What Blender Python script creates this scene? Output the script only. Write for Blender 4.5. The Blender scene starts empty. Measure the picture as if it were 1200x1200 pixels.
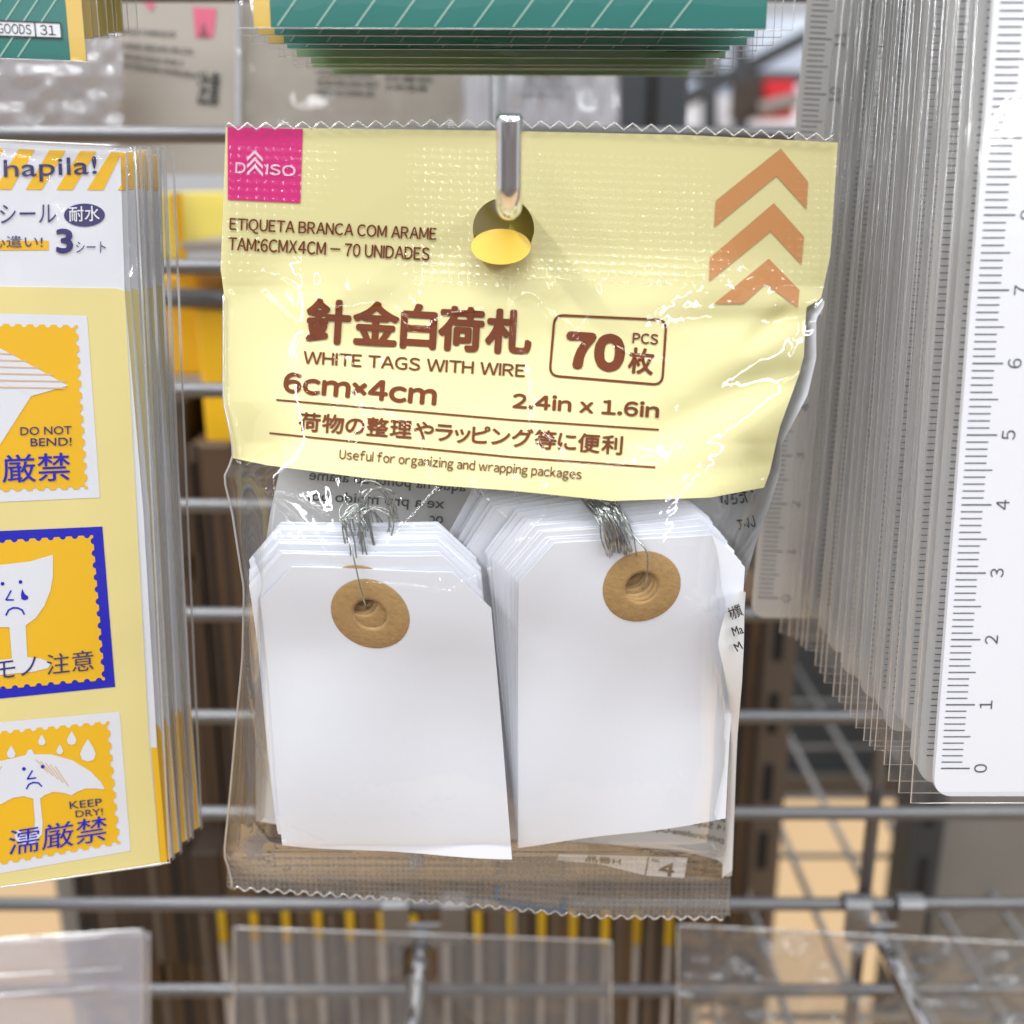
import bpy, math, random
import numpy as np
from math import sin, cos, tan, pi, radians

random.seed(7)
RNG = np.random.default_rng(11)
SC = bpy.context.scene
COL = SC.collection
S = 0.01                      # code below is in centimetres, the scene in metres
CAM = np.array([0.0, -28.0, 120.0])
F_PX, PITCH = 1260.0, radians(16.8)

# ------------------------------------------------------------------ camera
cam = bpy.data.cameras.new("camera")
cam.sensor_width = 36.0
cam.lens = 36.0 * F_PX / 1200.0
cam.clip_start = 0.01
cam.clip_end = 60.0
cam.dof.use_dof = True
cam.dof.focus_distance = 0.176
cam.dof.aperture_fstop = 13.0
camo = bpy.data.objects.new("camera", cam)
COL.objects.link(camo)
camo.location = CAM * S
camo.rotation_euler = (radians(90) - PITCH, 0, 0)
SC.camera = camo

# ------------------------------------------------------------------ world, lamps, exposure
w = bpy.data.worlds.new("World")
SC.world = w
w.use_nodes = True
w.node_tree.nodes["Background"].inputs[0].default_value = (0.95, 0.97, 1.0, 1)
w.node_tree.nodes["Background"].inputs[1].default_value = 0.62


def lamp(name, x, y, z, sx, sy, watts, color=(1, 0.98, 0.95)):
    l = bpy.data.lights.new(name, "AREA")
    l.shape = "RECTANGLE"
    l.size, l.size_y = sx * S, sy * S
    l.energy = watts
    l.color = color
    o = bpy.data.objects.new(name, l)
    COL.objects.link(o)
    o.location = (x * S, y * S, z * S)
    return o


lamp("ceiling_lamp", -125, -190, 265, 13, 720, 100, (0.96, 0.98, 1.0))
lamp("ceiling_lamp", 240, -190, 265, 13, 720, 140, (0.96, 0.98, 1.0))
lamp("ceiling_lamp", 0, -72, 265, 240, 24, 26, (0.96, 0.98, 1.0))

SC.view_settings.view_transform = "Standard"
SC.view_settings.look = "None"
SC.view_settings.exposure = 0.22
SC.view_settings.gamma = 1.0
SC.view_settings.use_curve_mapping = False
SC.render.engine = "CYCLES"
cy = SC.cycles
cy.use_denoising = True
cy.max_bounces = 8
cy.diffuse_bounces = 3
cy.glossy_bounces = 4
cy.transmission_bounces = 4
cy.transparent_max_bounces = 64
cy.caustics_reflective = False
cy.caustics_refractive = False
cy.sample_clamp_indirect = 6.0

# ------------------------------------------------------------------ helpers
CP, SP = cos(PITCH), sin(PITCH)


def ray(px, py):
    a = (px - 600.0) / F_PX
    b = (600.0 - py) / F_PX
    return np.array([a, CP + b * SP, -SP + b * CP])


def P(px, py, D):
    """the world point (cm) seen at pixel px, py at D cm in front of the camera along +y"""
    d = ray(px, py)
    return CAM + d * (D / d[1])


def PA(px, py, D):
    px, py, D = np.broadcast_arrays(np.asarray(px, float), np.asarray(py, float), np.asarray(D, float))
    a = (px - 600.0) / F_PX
    b = (600.0 - py) / F_PX
    dy = CP + b * SP
    t = D / dy
    return np.stack([CAM[0] + a * t, CAM[1] + D, CAM[2] + (-SP + b * CP) * t], axis=-1)


class Plane:
    """a plane through three points given as (px, py, D); D(px, py) is where a sight line meets it"""
    def __init__(self, a, b, c, off=0.0):
        A, B, C = P(*a), P(*b), P(*c)
        n = np.cross(B - A, C - A)
        n /= np.linalg.norm(n)
        if n[1] > 0:
            n = -n
        self.n, self.o = n, A + n * off

    def D(self, px, py, off=0.0):
        px, py = np.broadcast_arrays(np.asarray(px, float), np.asarray(py, float))
        a = (px - 600.0) / F_PX
        b = (600.0 - py) / F_PX
        d = np.stack([a, CP + b * SP, -SP + b * CP], axis=-1)
        t = np.dot(self.o + self.n * off - CAM, self.n) / (d @ self.n)
        return d[..., 1] * t


ORIG = {}


def thing(name, label, cat, loc, group=None, kind=None):
    o = bpy.data.objects.new(name, None)
    o.empty_display_size = 0.01
    COL.objects.link(o)
    loc = np.array(loc, float)
    o.location = loc * S
    ORIG[o.name] = loc
    o["label"] = label
    o["category"] = cat
    if group:
        o["group"] = group
    if kind:
        o["kind"] = kind
    return o


def tag(o, label, cat, group=None, kind=None):
    o["label"] = label
    o["category"] = cat
    if group:
        o["group"] = group
    if kind:
        o["kind"] = kind
    return o


def root_of(o):
    while o.parent is not None:
        o = o.parent
    return o


def obj(name, verts, faces, mat, parent=None, smooth=False, origin=None):
    """one mesh object from world-space vertices in cm"""
    v = np.asarray(verts, float).reshape(-1, 3)
    if parent is not None:
        og = ORIG[root_of(parent).name]
    else:
        og = np.array(origin if origin is not None else [v[:, 0].mean(), v[:, 1].mean(), v[:, 2].min()], float)
    me = bpy.data.meshes.new(name)
    vv = (v - og) * S
    if isinstance(faces, np.ndarray) and faces.ndim == 2:
        k = faces.shape[1]
        me.vertices.add(len(vv))
        me.vertices.foreach_set("co", vv.astype(np.float32).ravel())
        me.loops.add(faces.size)
        me.loops.foreach_set("vertex_index", faces.astype(np.int32).ravel())
        me.polygons.add(len(faces))
        me.polygons.foreach_set("loop_start", (np.arange(len(faces)) * k).astype(np.int32))
        me.polygons.foreach_set("loop_total", np.full(len(faces), k, np.int32))
        me.update(calc_edges=True)
    else:
        me.from_pydata([tuple(p) for p in vv], [], faces)
        me.update()
    me.validate()
    if smooth:
        me.polygons.foreach_set("use_smooth", np.ones(len(me.polygons), bool))
    if mat is not None:
        me.materials.append(mat)
    o = bpy.data.objects.new(name, me)
    COL.objects.link(o)
    if parent is not None:
        o.parent = parent
    else:
        o.location = og * S
        ORIG[o.name] = og
    return o


def gridfaces(nx, ny):
    i = np.arange((nx - 1) * (ny - 1))
    r, c = i // (nx - 1), i % (nx - 1)
    a = r * nx + c
    return np.stack([a, a + nx, a + nx + 1, a + 1], axis=-1)


def ip(pts, y):
    p = np.array(pts, float)
    return np.interp(y, p[:, 0], p[:, 1])


def ss(e0, e1, x):
    t = np.clip((np.asarray(x, float) - e0) / (e1 - e0), 0, 1)
    return t * t * (3 - 2 * t)


class MB:
    """collects shapes into one mesh"""
    def __init__(self):
        self.v, self.f = [], []

    def add(self, verts, faces):
        n = len(self.v)
        self.v += [tuple(p) for p in verts]
        self.f += [tuple(i + n for i in f) for f in faces]
        return self

    def box(self, x0, x1, y0, y1, z0, z1, bev=0.0):
        if bev <= 0:
            v = [(x, y, z) for x in (x0, x1) for y in (y0, y1) for z in (z0, z1)]
            f = [(0, 1, 3, 2), (4, 6, 7, 5), (0, 4, 5, 1), (2, 3, 7, 6), (0, 2, 6, 4), (1, 5, 7, 3)]
            return self.add(v, f)
        b = bev
        pts = []
        ring = [(x0 + b, y0), (x1 - b, y0), (x1, y0 + b), (x1, y1 - b), (x1 - b, y1), (x0 + b, y1), (x0, y1 - b), (x0, y0 + b)]
        inn = [(x0 + b, y0 + b), (x1 - b, y0 + b), (x1 - b, y0 + b), (x1 - b, y1 - b), (x1 - b, y1 - b), (x0 + b, y1 - b), (x0 + b, y1 - b), (x0 + b, y0 + b)]
        for z, rr in ((z0, inn), (z0 + b, ring), (z1 - b, ring), (z1, inn)):
            pts += [(p[0], p[1], z) for p in rr]
        f = []
        for k in range(3):
            for i in range(8):
                j = (i + 1) % 8
                f.append((k * 8 + i, k * 8 + j, k * 8 + 8 + j, k * 8 + 8 + i))
        f.append((0, 7, 5, 3, 1)[::1])
        f[-1] = (1, 0, 5, 3)
        f.append((24, 25, 27, 29))
        return self.add(pts, f)

    def tube(self, pts, r, n=10, caps=True):
        pts = [np.array(p, float) for p in pts]
        rad = r if isinstance(r, (list, tuple)) else [r] * len(pts)
        t0 = pts[1] - pts[0]
        t0 /= np.linalg.norm(t0)
        up = np.array([0, 0, 1.0]) if abs(t0[2]) < 0.9 else np.array([1.0, 0, 0])
        nrm = np.cross(t0, up)
        nrm /= np.linalg.norm(nrm)
        V = []
        for i, p in enumerate(pts):
            a = pts[max(i - 1, 0)]
            b = pts[min(i + 1, len(pts) - 1)]
            t = b - a
            L = np.linalg.norm(t)
            t = t / L if L > 1e-9 else t0
            nrm = nrm - t * np.dot(nrm, t)
            nrm /= np.linalg.norm(nrm)
            bn = np.cross(t, nrm)
            for k in range(n):
                q = 2 * pi * k / n
                V.append(p + rad[i] * (cos(q) * nrm + sin(q) * bn))
        Fc = []
        for i in range(len(pts) - 1):
            for k in range(n):
                j = (k + 1) % n
                Fc.append((i * n + k, i * n + j, (i + 1) * n + j, (i + 1) * n + k))
        if caps:
            Fc.append(tuple(range(n - 1, -1, -1)))
            Fc.append(tuple((len(pts) - 1) * n + k for k in range(n)))
        return self.add(V, Fc)

    def build(self, name, mat, parent=None, smooth=False, origin=None):
        return obj(name, self.v, self.f, mat, parent, smooth, origin)


def spline(pts, n=8):
    """Catmull-Rom through the points"""
    p = [np.array(q, float) for q in pts]
    p = [2 * p[0] - p[1]] + p + [2 * p[-1] - p[-2]]
    out = []
    for i in range(1, len(p) - 2):
        for k in range(n):
            t = k / n
            out.append(0.5 * ((2 * p[i]) + (-p[i - 1] + p[i + 1]) * t + (2 * p[i - 1] - 5 * p[i] + 4 * p[i + 1] - p[i + 2]) * t * t
                              + (-p[i - 1] + 3 * p[i] - 3 * p[i + 1] + p[i + 2]) * t ** 3))
    out.append(p[-2])
    return out


# ------------------------------------------------------------------ materials
def srgb(r, g, b):
    def c(u):
        u /= 255.0
        return u / 12.92 if u <= 0.04045 else ((u + 0.055) / 1.055) ** 2.4
    return (c(r), c(g), c(b), 1.0)


def plain(name, col, rough=0.5, metal=0.0, spec=0.5, var=0.0, vscale=300.0, bump=0.0, bscale=800.0, trans=0.0):
    m = bpy.data.materials.new(name)
    m.use_nodes = True
    nt = m.node_tree
    b = nt.nodes["Principled BSDF"]
    b.inputs["Base Color"].default_value = col
    b.inputs["Roughness"].default_value = rough
    b.inputs["Metallic"].default_value = metal
    b.inputs["Specular IOR Level"].default_value = spec
    if var > 0 or bump > 0:
        tc = nt.nodes.new("ShaderNodeTexCoord")
    if var > 0:
        nz = nt.nodes.new("ShaderNodeTexNoise")
        nz.inputs["Scale"].default_value = vscale
        nz.inputs["Detail"].default_value = 5
        nt.links.new(tc.outputs["Object"], nz.inputs["Vector"])
        mx = nt.nodes.new("ShaderNodeMix")
        mx.data_type = "RGBA"
        mx.inputs[6].default_value = tuple(c * (1 - var) for c in col[:3]) + (1,)
        mx.inputs[7].default_value = tuple(min(1, c * (1 + var)) for c in col[:3]) + (1,)
        nt.links.new(nz.outputs["Fac"], mx.inputs[0])
        nt.links.new(mx.outputs[2], b.inputs["Base Color"])
    if bump > 0:
        n2 = nt.nodes.new("ShaderNodeTexNoise")
        n2.inputs["Scale"].default_value = bscale
        n2.inputs["Detail"].default_value = 4
        nt.links.new(tc.outputs["Object"], n2.inputs["Vector"])
        bp = nt.nodes.new("ShaderNodeBump")
        bp.inputs["Strength"].default_value = bump
        bp.inputs["Distance"].default_value = 0.0005
        nt.links.new(n2.outputs["Fac"], bp.inputs["Height"])
        nt.links.new(bp.outputs["Normal"], b.inputs["Normal"])
    return m


def film(name, tint=(0.97, 0.97, 0.97, 1), gloss=0.09, edge=0.75, rough=0.05, haze=0.0, hazecol=(0.8, 0.8, 0.82, 1), bump=0.0, bscale=120.0, power=3.0):
    """clear plastic film: see-through, with a sheen that grows at grazing angles and an optional milky part"""
    m = bpy.data.materials.new(name)
    m.use_nodes = True
    nt = m.node_tree
    nt.nodes.remove(nt.nodes["Principled BSDF"])
    out = nt.nodes["Material Output"]
    tr = nt.nodes.new("ShaderNodeBsdfTransparent")
    tr.inputs[0].default_value = tint
    gl = nt.nodes.new("ShaderNodeBsdfGlossy")
    gl.inputs["Roughness"].default_value = rough
    gl.inputs[0].default_value = (1, 1, 1, 1)
    lw = nt.nodes.new("ShaderNodeLayerWeight")
    lw.inputs[0].default_value = 0.5
    pw = nt.nodes.new("ShaderNodeMath")
    pw.operation = "POWER"
    pw.inputs[1].default_value = power
    nt.links.new(lw.outputs["Facing"], pw.inputs[0])
    ma = nt.nodes.new("ShaderNodeMath")
    ma.operation = "MULTIPLY_ADD"
    ma.inputs[1].default_value = edge
    ma.inputs[2].default_value = gloss
    ma.use_clamp = True
    nt.links.new(pw.outputs[0], ma.inputs[0])
    base = tr
    if haze > 0:
        df = nt.nodes.new("ShaderNodeBsdfDiffuse")
        df.inputs[0].default_value = hazecol
        tl = nt.nodes.new("ShaderNodeBsdfTranslucent")
        tl.inputs[0].default_value = hazecol
        m0 = nt.nodes.new("ShaderNodeMixShader")
        m0.inputs[0].default_value = 0.4
        nt.links.new(df.outputs[0], m0.inputs[1])
        nt.links.new(tl.outputs[0], m0.inputs[2])
        m1 = nt.nodes.new("ShaderNodeMixShader")
        m1.inputs[0].default_value = haze
        nt.links.new(tr.outputs[0], m1.inputs[1])
        nt.links.new(m0.outputs[0], m1.inputs[2])
        base = m1
    mx = nt.nodes.new("ShaderNodeMixShader")
    nt.links.new(ma.outputs[0], mx.inputs[0])
    nt.links.new(base.outputs[0], mx.inputs[1])
    nt.links.new(gl.outputs[0], mx.inputs[2])
    nt.links.new(mx.outputs[0], out.inputs[0])
    if bump > 0:
        tc = nt.nodes.new("ShaderNodeTexCoord")
        nz = nt.nodes.new("ShaderNodeTexNoise")
        nz.inputs["Scale"].default_value = bscale
        nz.inputs["Detail"].default_value = 3
        nz.inputs["Distortion"].default_value = 1.5
        nt.links.new(tc.outputs["Object"], nz.inputs["Vector"])
        bp = nt.nodes.new("ShaderNodeBump")
        bp.inputs["Strength"].default_value = bump
        bp.inputs["Distance"].default_value = 0.001
        nt.links.new(nz.outputs["Fac"], bp.inputs["Height"])
        nt.links.new(bp.outputs["Normal"], gl.inputs["Normal"])
        nt.links.new(bp.outputs["Normal"], lw.inputs["Normal"])
    return m


M = {}
M["wire"] = plain("zinc_wire", (0.16, 0.16, 0.165, 1), 0.42, 0.7, var=0.12, vscale=120, bump=0.15, bscale=500)
M["chrome"] = plain("chrome", (0.86, 0.86, 0.88, 1), 0.07, 1.0)
M["clip"] = plain("plated_clip", (0.36, 0.36, 0.37, 1), 0.36, 1.0)
M["yellow_print"] = plain("pale_yellow_print", srgb(234, 226, 166), 0.5, spec=0.2)
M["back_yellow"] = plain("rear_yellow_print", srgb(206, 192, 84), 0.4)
M["amber"] = plain("amber_flap", srgb(226, 186, 72), 0.4, var=0.06, vscale=200)
M["brown_ink"] = plain("brown_ink", srgb(116, 50, 0), 0.7, spec=0.08)
M["tan_ink"] = plain("tan_ink", srgb(210, 146, 88), 0.5)
M["pink_ink"] = plain("pink_ink", srgb(220, 30, 126), 0.5)
M["pale_pink"] = plain("pale_pink_ink", srgb(250, 205, 230), 0.5)
M["white_label"] = plain("white_label", srgb(226, 228, 232), 0.45, var=0.02, vscale=60)
M["grey_ink"] = plain("grey_ink", srgb(70, 72, 74), 0.6)
M["black_ink"] = plain("black_ink", srgb(25, 25, 28), 0.6)
M["paper"] = plain("white_card", (0.80, 0.82, 0.885, 1), 0.7, spec=0.2, var=0.02, vscale=60, bump=0.04, bscale=1500)
M["kraft"] = plain("kraft_paper", srgb(176, 142, 94), 0.75, var=0.22, vscale=900, bump=0.3, bscale=1600, spec=0.2)
M["steelwire"] = plain("thin_steel_wire", (0.5, 0.52, 0.5, 1), 0.25, 1.0)
M["film"] = film("clear_bag_film", gloss=0.05, edge=0.7, rough=0.05)
M["bagback"] = film("clear_rear_film", tint=(0.93, 0.93, 0.93, 1), gloss=0.05, edge=0.5, rough=0.12, haze=0.06)
M["seal"] = film("heat_seal_film", tint=(0.82, 0.80, 0.78, 1), gloss=0.1, edge=0.5, rough=0.14, haze=0.22, hazecol=(0.62, 0.58, 0.54, 1))
def embossed(m, pitch, lo, hi):
    """heat-seal emboss: fused clear cells between milky ridges"""
    nt = m.node_tree
    mixes = [n for n in nt.nodes if n.type == "MIX_SHADER" and n.inputs[1].is_linked and n.inputs[1].links[0].from_node.type == "BSDF_TRANSPARENT"]
    tc = nt.nodes.new("ShaderNodeTexCoord")
    outs = []
    for ax in ("X", "Z"):
        wv = nt.nodes.new("ShaderNodeTexWave")
        wv.bands_direction = ax
        wv.inputs["Scale"].default_value = 0.314 / pitch
        wv.inputs["Distortion"].default_value = 0.6
        nt.links.new(tc.outputs["Object"], wv.inputs["Vector"])
        outs.append(wv.outputs["Fac"])
    mu = nt.nodes.new("ShaderNodeMath")
    mu.operation = "MULTIPLY"
    nt.links.new(outs[0], mu.inputs[0])
    nt.links.new(outs[1], mu.inputs[1])
    mr = nt.nodes.new("ShaderNodeMapRange")
    mr.inputs[3].default_value = hi
    mr.inputs[4].default_value = lo
    mr.inputs[2].default_value = 0.6
    nt.links.new(mu.outputs[0], mr.inputs[0])
    for n in mixes:
        nt.links.new(mr.outputs[0], n.inputs[0])


embossed(M["seal"], 0.0010, 0.2, 0.42)
M["blue_tape"] = plain("blue_tape", srgb(104, 126, 148), 0.6)
M["sleeve"] = film("sleeve_film", tint=(0.985, 0.985, 0.985, 1), gloss=0.05, edge=0.5, rough=0.07, haze=0.014, bump=0.12, bscale=60)
M["sleeve_edge"] = film("sleeve_edge_film", tint=(0.9, 0.9, 0.9, 1), gloss=0.35, edge=0.5, rough=0.15, haze=0.55, hazecol=(0.95, 0.95, 0.98, 1))
M["ruler"] = plain("white_plastic", (0.84, 0.85, 0.9, 1), 0.3, spec=0.4)
M["ruler_clear"] = film("frosted_plastic", tint=(0.9, 0.89, 0.87, 1), gloss=0.05, edge=0.4, rough=0.2, haze=0.55, hazecol=(0.84, 0.82, 0.8, 1))
M["ruler_back"] = film("translucent_plastic", tint=(0.97, 0.97, 0.97, 1), gloss=0.04, edge=0.3, rough=0.2, haze=0.9, hazecol=(0.97, 0.965, 0.96, 1))
M["tick"] = plain("tick_ink", srgb(66, 66, 78), 0.6)
M["card_white"] = plain("sticker_card", srgb(232, 234, 242), 0.5)
M["cream"] = plain("cream_backing", srgb(240, 224, 152), 0.5, var=0.02, vscale=40)
M["orange"] = plain("sticker_yellow", srgb(247, 192, 28), 0.45)
M["navy"] = plain("navy_ink", srgb(52, 46, 110), 0.5)
M["blue"] = plain("blue_ink", srgb(18, 22, 190), 0.5)
M["hatch"] = plain("tan_hatch_ink", srgb(226, 190, 150), 0.6)
M["edge_tan"] = plain("card_edge", srgb(205, 185, 145), 0.6, var=0.15, vscale=800)
M["teal"] = plain("teal_print", srgb(20, 116, 108), 0.4, var=0.06, vscale=60)
M["green"] = plain("olive_green_print", srgb(150, 190, 142), 0.45, var=0.06, vscale=60)
M["teal_back"] = plain("brightened_teal_print", srgb(66, 152, 138), 0.45, var=0.06, vscale=60)  # same teal print, lightened to offset the shade between the packs
M["mark"] = plain("pale_green_line", srgb(150, 190, 176), 0.5)
M["gold"] = plain("gold_strip", srgb(226, 190, 92), 0.4)
M["taupe"] = plain("taupe_card", srgb(186, 178, 170), 0.6, var=0.05, vscale=30)
M["brownbox"] = plain("brown_board", srgb(88, 66, 44), 0.6, var=0.3, vscale=25)
M["darkbox"] = plain("dark_brown_board", srgb(58, 45, 35), 0.6, var=0.25, vscale=30)
M["yellowbox"] = plain("yellow_board", srgb(246, 190, 20), 0.5)
M["lemon"] = plain("lemon_board", srgb(252, 232, 96), 0.5)
M["milky"] = film("milky_sleeve", tint=(0.88, 0.88, 0.9, 1), gloss=0.06, edge=0.5, rough=0.12, haze=0.38, hazecol=(0.82, 0.8, 0.88, 1), bump=0.4, bscale=25)
M["dull"] = film("dull_sleeve", tint=(0.8, 0.8, 0.8, 1), gloss=0.05, edge=0.5, rough=0.2, haze=0.3, hazecol=(0.42, 0.41, 0.42, 1), bump=0.3, bscale=28)
M["post"] = plain("brown_grey_steel", srgb(104, 94, 84), 0.5, 0.3, var=0.1, vscale=20)
M["slot"] = plain("dark_slot", srgb(26, 25, 25), 0.8)
M["panel"] = plain("grey_steel_panel", srgb(128, 126, 122), 0.55, var=0.05, vscale=15)
M["darkpanel"] = plain("dark_slate_panel", srgb(56, 60, 64), 0.6, var=0.15, vscale=12)
M["shelfwire"] = plain("shelf_wire", (0.22, 0.22, 0.22, 1), 0.45, 0.6)
M["floor"] = plain("pale_wood_floor", srgb(206, 172, 128), 0.5, var=0.06, vscale=3)
M["wall"] = plain("store_wall", srgb(206, 214, 226), 0.7, var=0.03, vscale=2)
M["backdrop"] = plain("backdrop_blotches", srgb(120, 119, 122), 0.7, var=0.9, vscale=2.6)  # blotches on the added wall, strong tone changes for contrast in the chrome
M["dim_yellow"] = plain("mustard_print", srgb(214, 172, 20), 0.5)
M["red"] = plain("red_board", srgb(206, 24, 36), 0.5)
M["bluewhite"] = plain("pale_blue_board", srgb(222, 232, 248), 0.6)


# ------------------------------------------------------------------ flat artwork
GLY = {}


def raw_glyphs(body):
    if body in GLY:
        return GLY[body]
    c = bpy.data.curves.new("lettering", "FONT")
    c.body = body
    c.resolution_u = 4
    o = bpy.data.objects.new("lettering", c)
    COL.objects.link(o)
    dg = bpy.context.evaluated_depsgraph_get()
    me = o.evaluated_get(dg).to_mesh()
    v = np.array([q.co[:2] for q in me.vertices]).reshape(-1, 2)
    f = [tuple(p.vertices) for p in me.polygons]
    o.evaluated_get(dg).to_mesh_clear()
    bpy.data.objects.remove(o)
    bpy.data.curves.remove(c)
    GLY[body] = (v, f)
    return v, f


def glyphs(body, grotesk=False):
    """letter outlines; grotesk sets each Latin letter from the sans-serif full-width forms, spaced by its own width"""
    if not grotesk:
        return raw_glyphs(body)
    x, V, Fc, n = 0.0, [], [], 0
    for chh in body:
        if chh == " ":
            x += 0.26
            continue
        if chh in "Il":
            hh = raw_glyphs(chr(ord("H" if chh == "I" else "d") + 0xFEE0))[0][:, 1]
            b0 = raw_glyphs("\uff28")[0][:, 1].min()
            v, f = np.array([(0, b0), (0.085, b0), (0.085, hh.max()), (0, hh.max())]), [(0, 1, 2, 3)]
        else:
            v, f = raw_glyphs(chr(ord(chh) + 0xFEE0) if 0x21 <= ord(chh) <= 0x7E else chh)
        w_ = v[:, 0].max() - v[:, 0].min()
        V.append(np.stack([v[:, 0] - v[:, 0].min() + x, v[:, 1]], 1))
        Fc += [tuple(k + n for k in q) for q in f]
        n += len(v)
        x += w_ + (0.10 if chh not in "AVTWY" else 0.055)
    return np.concatenate(V), Fc


def lettering(name, body, bl, br, h, Dfun, mat, parent, bold=0.0, up=None, mirror=False, off=0.03, grotesk=False):
    """lettering whose box runs from pixel bl to br with height h, laid on the surface Dfun; bold thickens the strokes"""
    v, f = glyphs(body, grotesk)
    lo, hi = v.min(0), v.max(0)
    bl, br = np.array(bl, float), np.array(br, float)
    e = br - bl
    sx = np.linalg.norm(e) / max(hi[0] - lo[0], 1e-6)
    sy = h / max(hi[1] - lo[1], 1e-6)
    bp = bold * sy                      # stroke growth in pixels
    L = np.linalg.norm(e)
    eu = e / L
    n = np.array([e[1], -e[0]]) / L if up is None else np.array(up, float) / np.linalg.norm(up)
    x = bp + (v[:, 0] - lo[0]) / max(hi[0] - lo[0], 1e-6) * (L - 2 * bp)
    y = bp + (v[:, 1] - lo[1]) / max(hi[1] - lo[1], 1e-6) * (h - 2 * bp)
    if mirror:
        x = L - x
    sh = [(0, 0)] if bold <= 0 else [(bp * cos(k * pi / 4), bp * sin(k * pi / 4)) for k in range(8)] + [(0, 0)]
    mb = MB()
    for k, (dx, dy) in enumerate(sh):
        p = bl + (x + dx)[:, None] * eu + (y + dy)[:, None] * n
        mb.add(PA(p[:, 0], p[:, 1], Dfun(p[:, 0], p[:, 1]) - off - 0.0006 * k), f)
    return mb.build(name, mat, parent)


def quadgrid(name, c, Dfun, mat, parent, off=0.02, n=16):
    """a printed four-cornered shape that follows a curved surface"""
    c = [np.array(q, float) for q in c]
    u = np.linspace(0, 1, n)[None, :, None]
    v = np.linspace(0, 1, n)[:, None, None]
    p = (c[0] * (1 - u) + c[1] * u) * (1 - v) + (c[3] * (1 - u) + c[2] * u) * v
    p = p.reshape(-1, 2)
    return obj(name, PA(p[:, 0], p[:, 1], Dfun(p[:, 0], p[:, 1]) - off), gridfaces(n, n), mat, parent, True)


def patch(name, poly, Dfun, mat, parent, off=0.02, thick=0.0):
    """a flat printed shape with the pixel outline poly on the surface Dfun"""
    p = np.array(poly, float)
    pts = PA(p[:, 0], p[:, 1], Dfun(p[:, 0], p[:, 1]) - off)
    n = len(p)
    return obj(name, pts, [tuple(range(n))], mat, parent)


def patches(name, polys, Dfun, mat, parent, off=0.02):
    mb = MB()
    for poly in polys:
        p = np.array(poly, float)
        mb.add(PA(p[:, 0], p[:, 1], Dfun(p[:, 0], p[:, 1]) - off), [tuple(range(len(p)))])
    return mb.build(name, mat, parent)


def stroke(poly, wd, closed=False):
    """quads along a pixel polyline"""
    p = [np.array(q, float) for q in poly]
    if closed:
        p = p + [p[0]]
    out = []
    for a, b in zip(p[:-1], p[1:]):
        d = (b - a) / max(np.linalg.norm(b - a), 1e-6)
        n = np.array([-d[1], d[0]]) * wd / 2
        e = d * wd * 0.15
        out.append([a - e + n, b + e + n, b + e - n, a - e - n])
    return out


def ell(cx, cy_, rx, ry, n=28, a0=0.0):
    return [(cx + rx * cos(2 * pi * k / n + a0), cy_ + ry * sin(2 * pi * k / n + a0)) for k in range(n)]


def scallop(tl, tr, br, bl, pitch=13.4, r=3.4):
    """a rectangle with a stamp's bitten edge"""
    c = [np.array(q, float) for q in (tl, tr, br, bl)]
    cen = sum(c) / 4
    out = []
    for a, b in zip(c, c[1:] + c[:1]):
        d = b - a
        L = np.linalg.norm(d)
        d = d / L
        n = np.array([-d[1], d[0]])
        if np.dot(cen - a, n) < 0:
            n = -n
        k = max(2, int(L / pitch))
        for i in range(k):
            for t in (0.0, 0.2, 0.245, 0.3, 0.4, 0.5, 0.6, 0.7, 0.755, 0.8):
                s = (i + t) / k * L
                q = abs(t - 0.5) / 0.26
                out.append(a + d * s + n * (r * math.sqrt(max(0.0, 1 - q * q))))
    return out


# ------------------------------------------------------------------ the place: floor, wall
obj("floor", [(-500, -400, 0), (500, -400, 0), (500, 600, 0), (-500, 600, 0)], [(0, 1, 2, 3)], M["floor"])["kind"] = "structure"
wl = MB().box(-500, 500, 420, 430, 0.5, 330).build("wall", M["wall"])
tag(wl, "pale bluish shop wall far behind the racks", "wall", kind="structure")

aw = MB().box(-400, 400, -142, -130, 0.5, 141).build("unseen_backdrop", M["backdrop"])  # unseen behind the camera; added for dark reflections and to block fill light
tag(aw, "unseen dark aisle opposite the rack", "wall", kind="structure")

# ------------------------------------------------------------------ wire rack
rack = thing("wire_rack", "grey steel wire grid panel that carries the hooks and packs", "rack", (0, 0, 80))
wire_y = [(158 + 165.5 * n) / (1 + 0.03466 * n) for n in range(-3, 11)]
WZ = []
for yy in wire_y:
    p = P(600, yy, 28.0)
    WZ.append(p[2])
    b = MB().tube([(-45, 0, p[2]), (45, 0, p[2])], 0.2, 12)
    b.build("horizontal_wire", M["wire"], rack, True)
for x in (-22.8, -0.35, 10.9, 22.1):
    MB().tube([(x, 0.42, 135), (x, 0.42, 84)], 0.2, 12).build("vertical_wire", M["wire"], rack, True)


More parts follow.
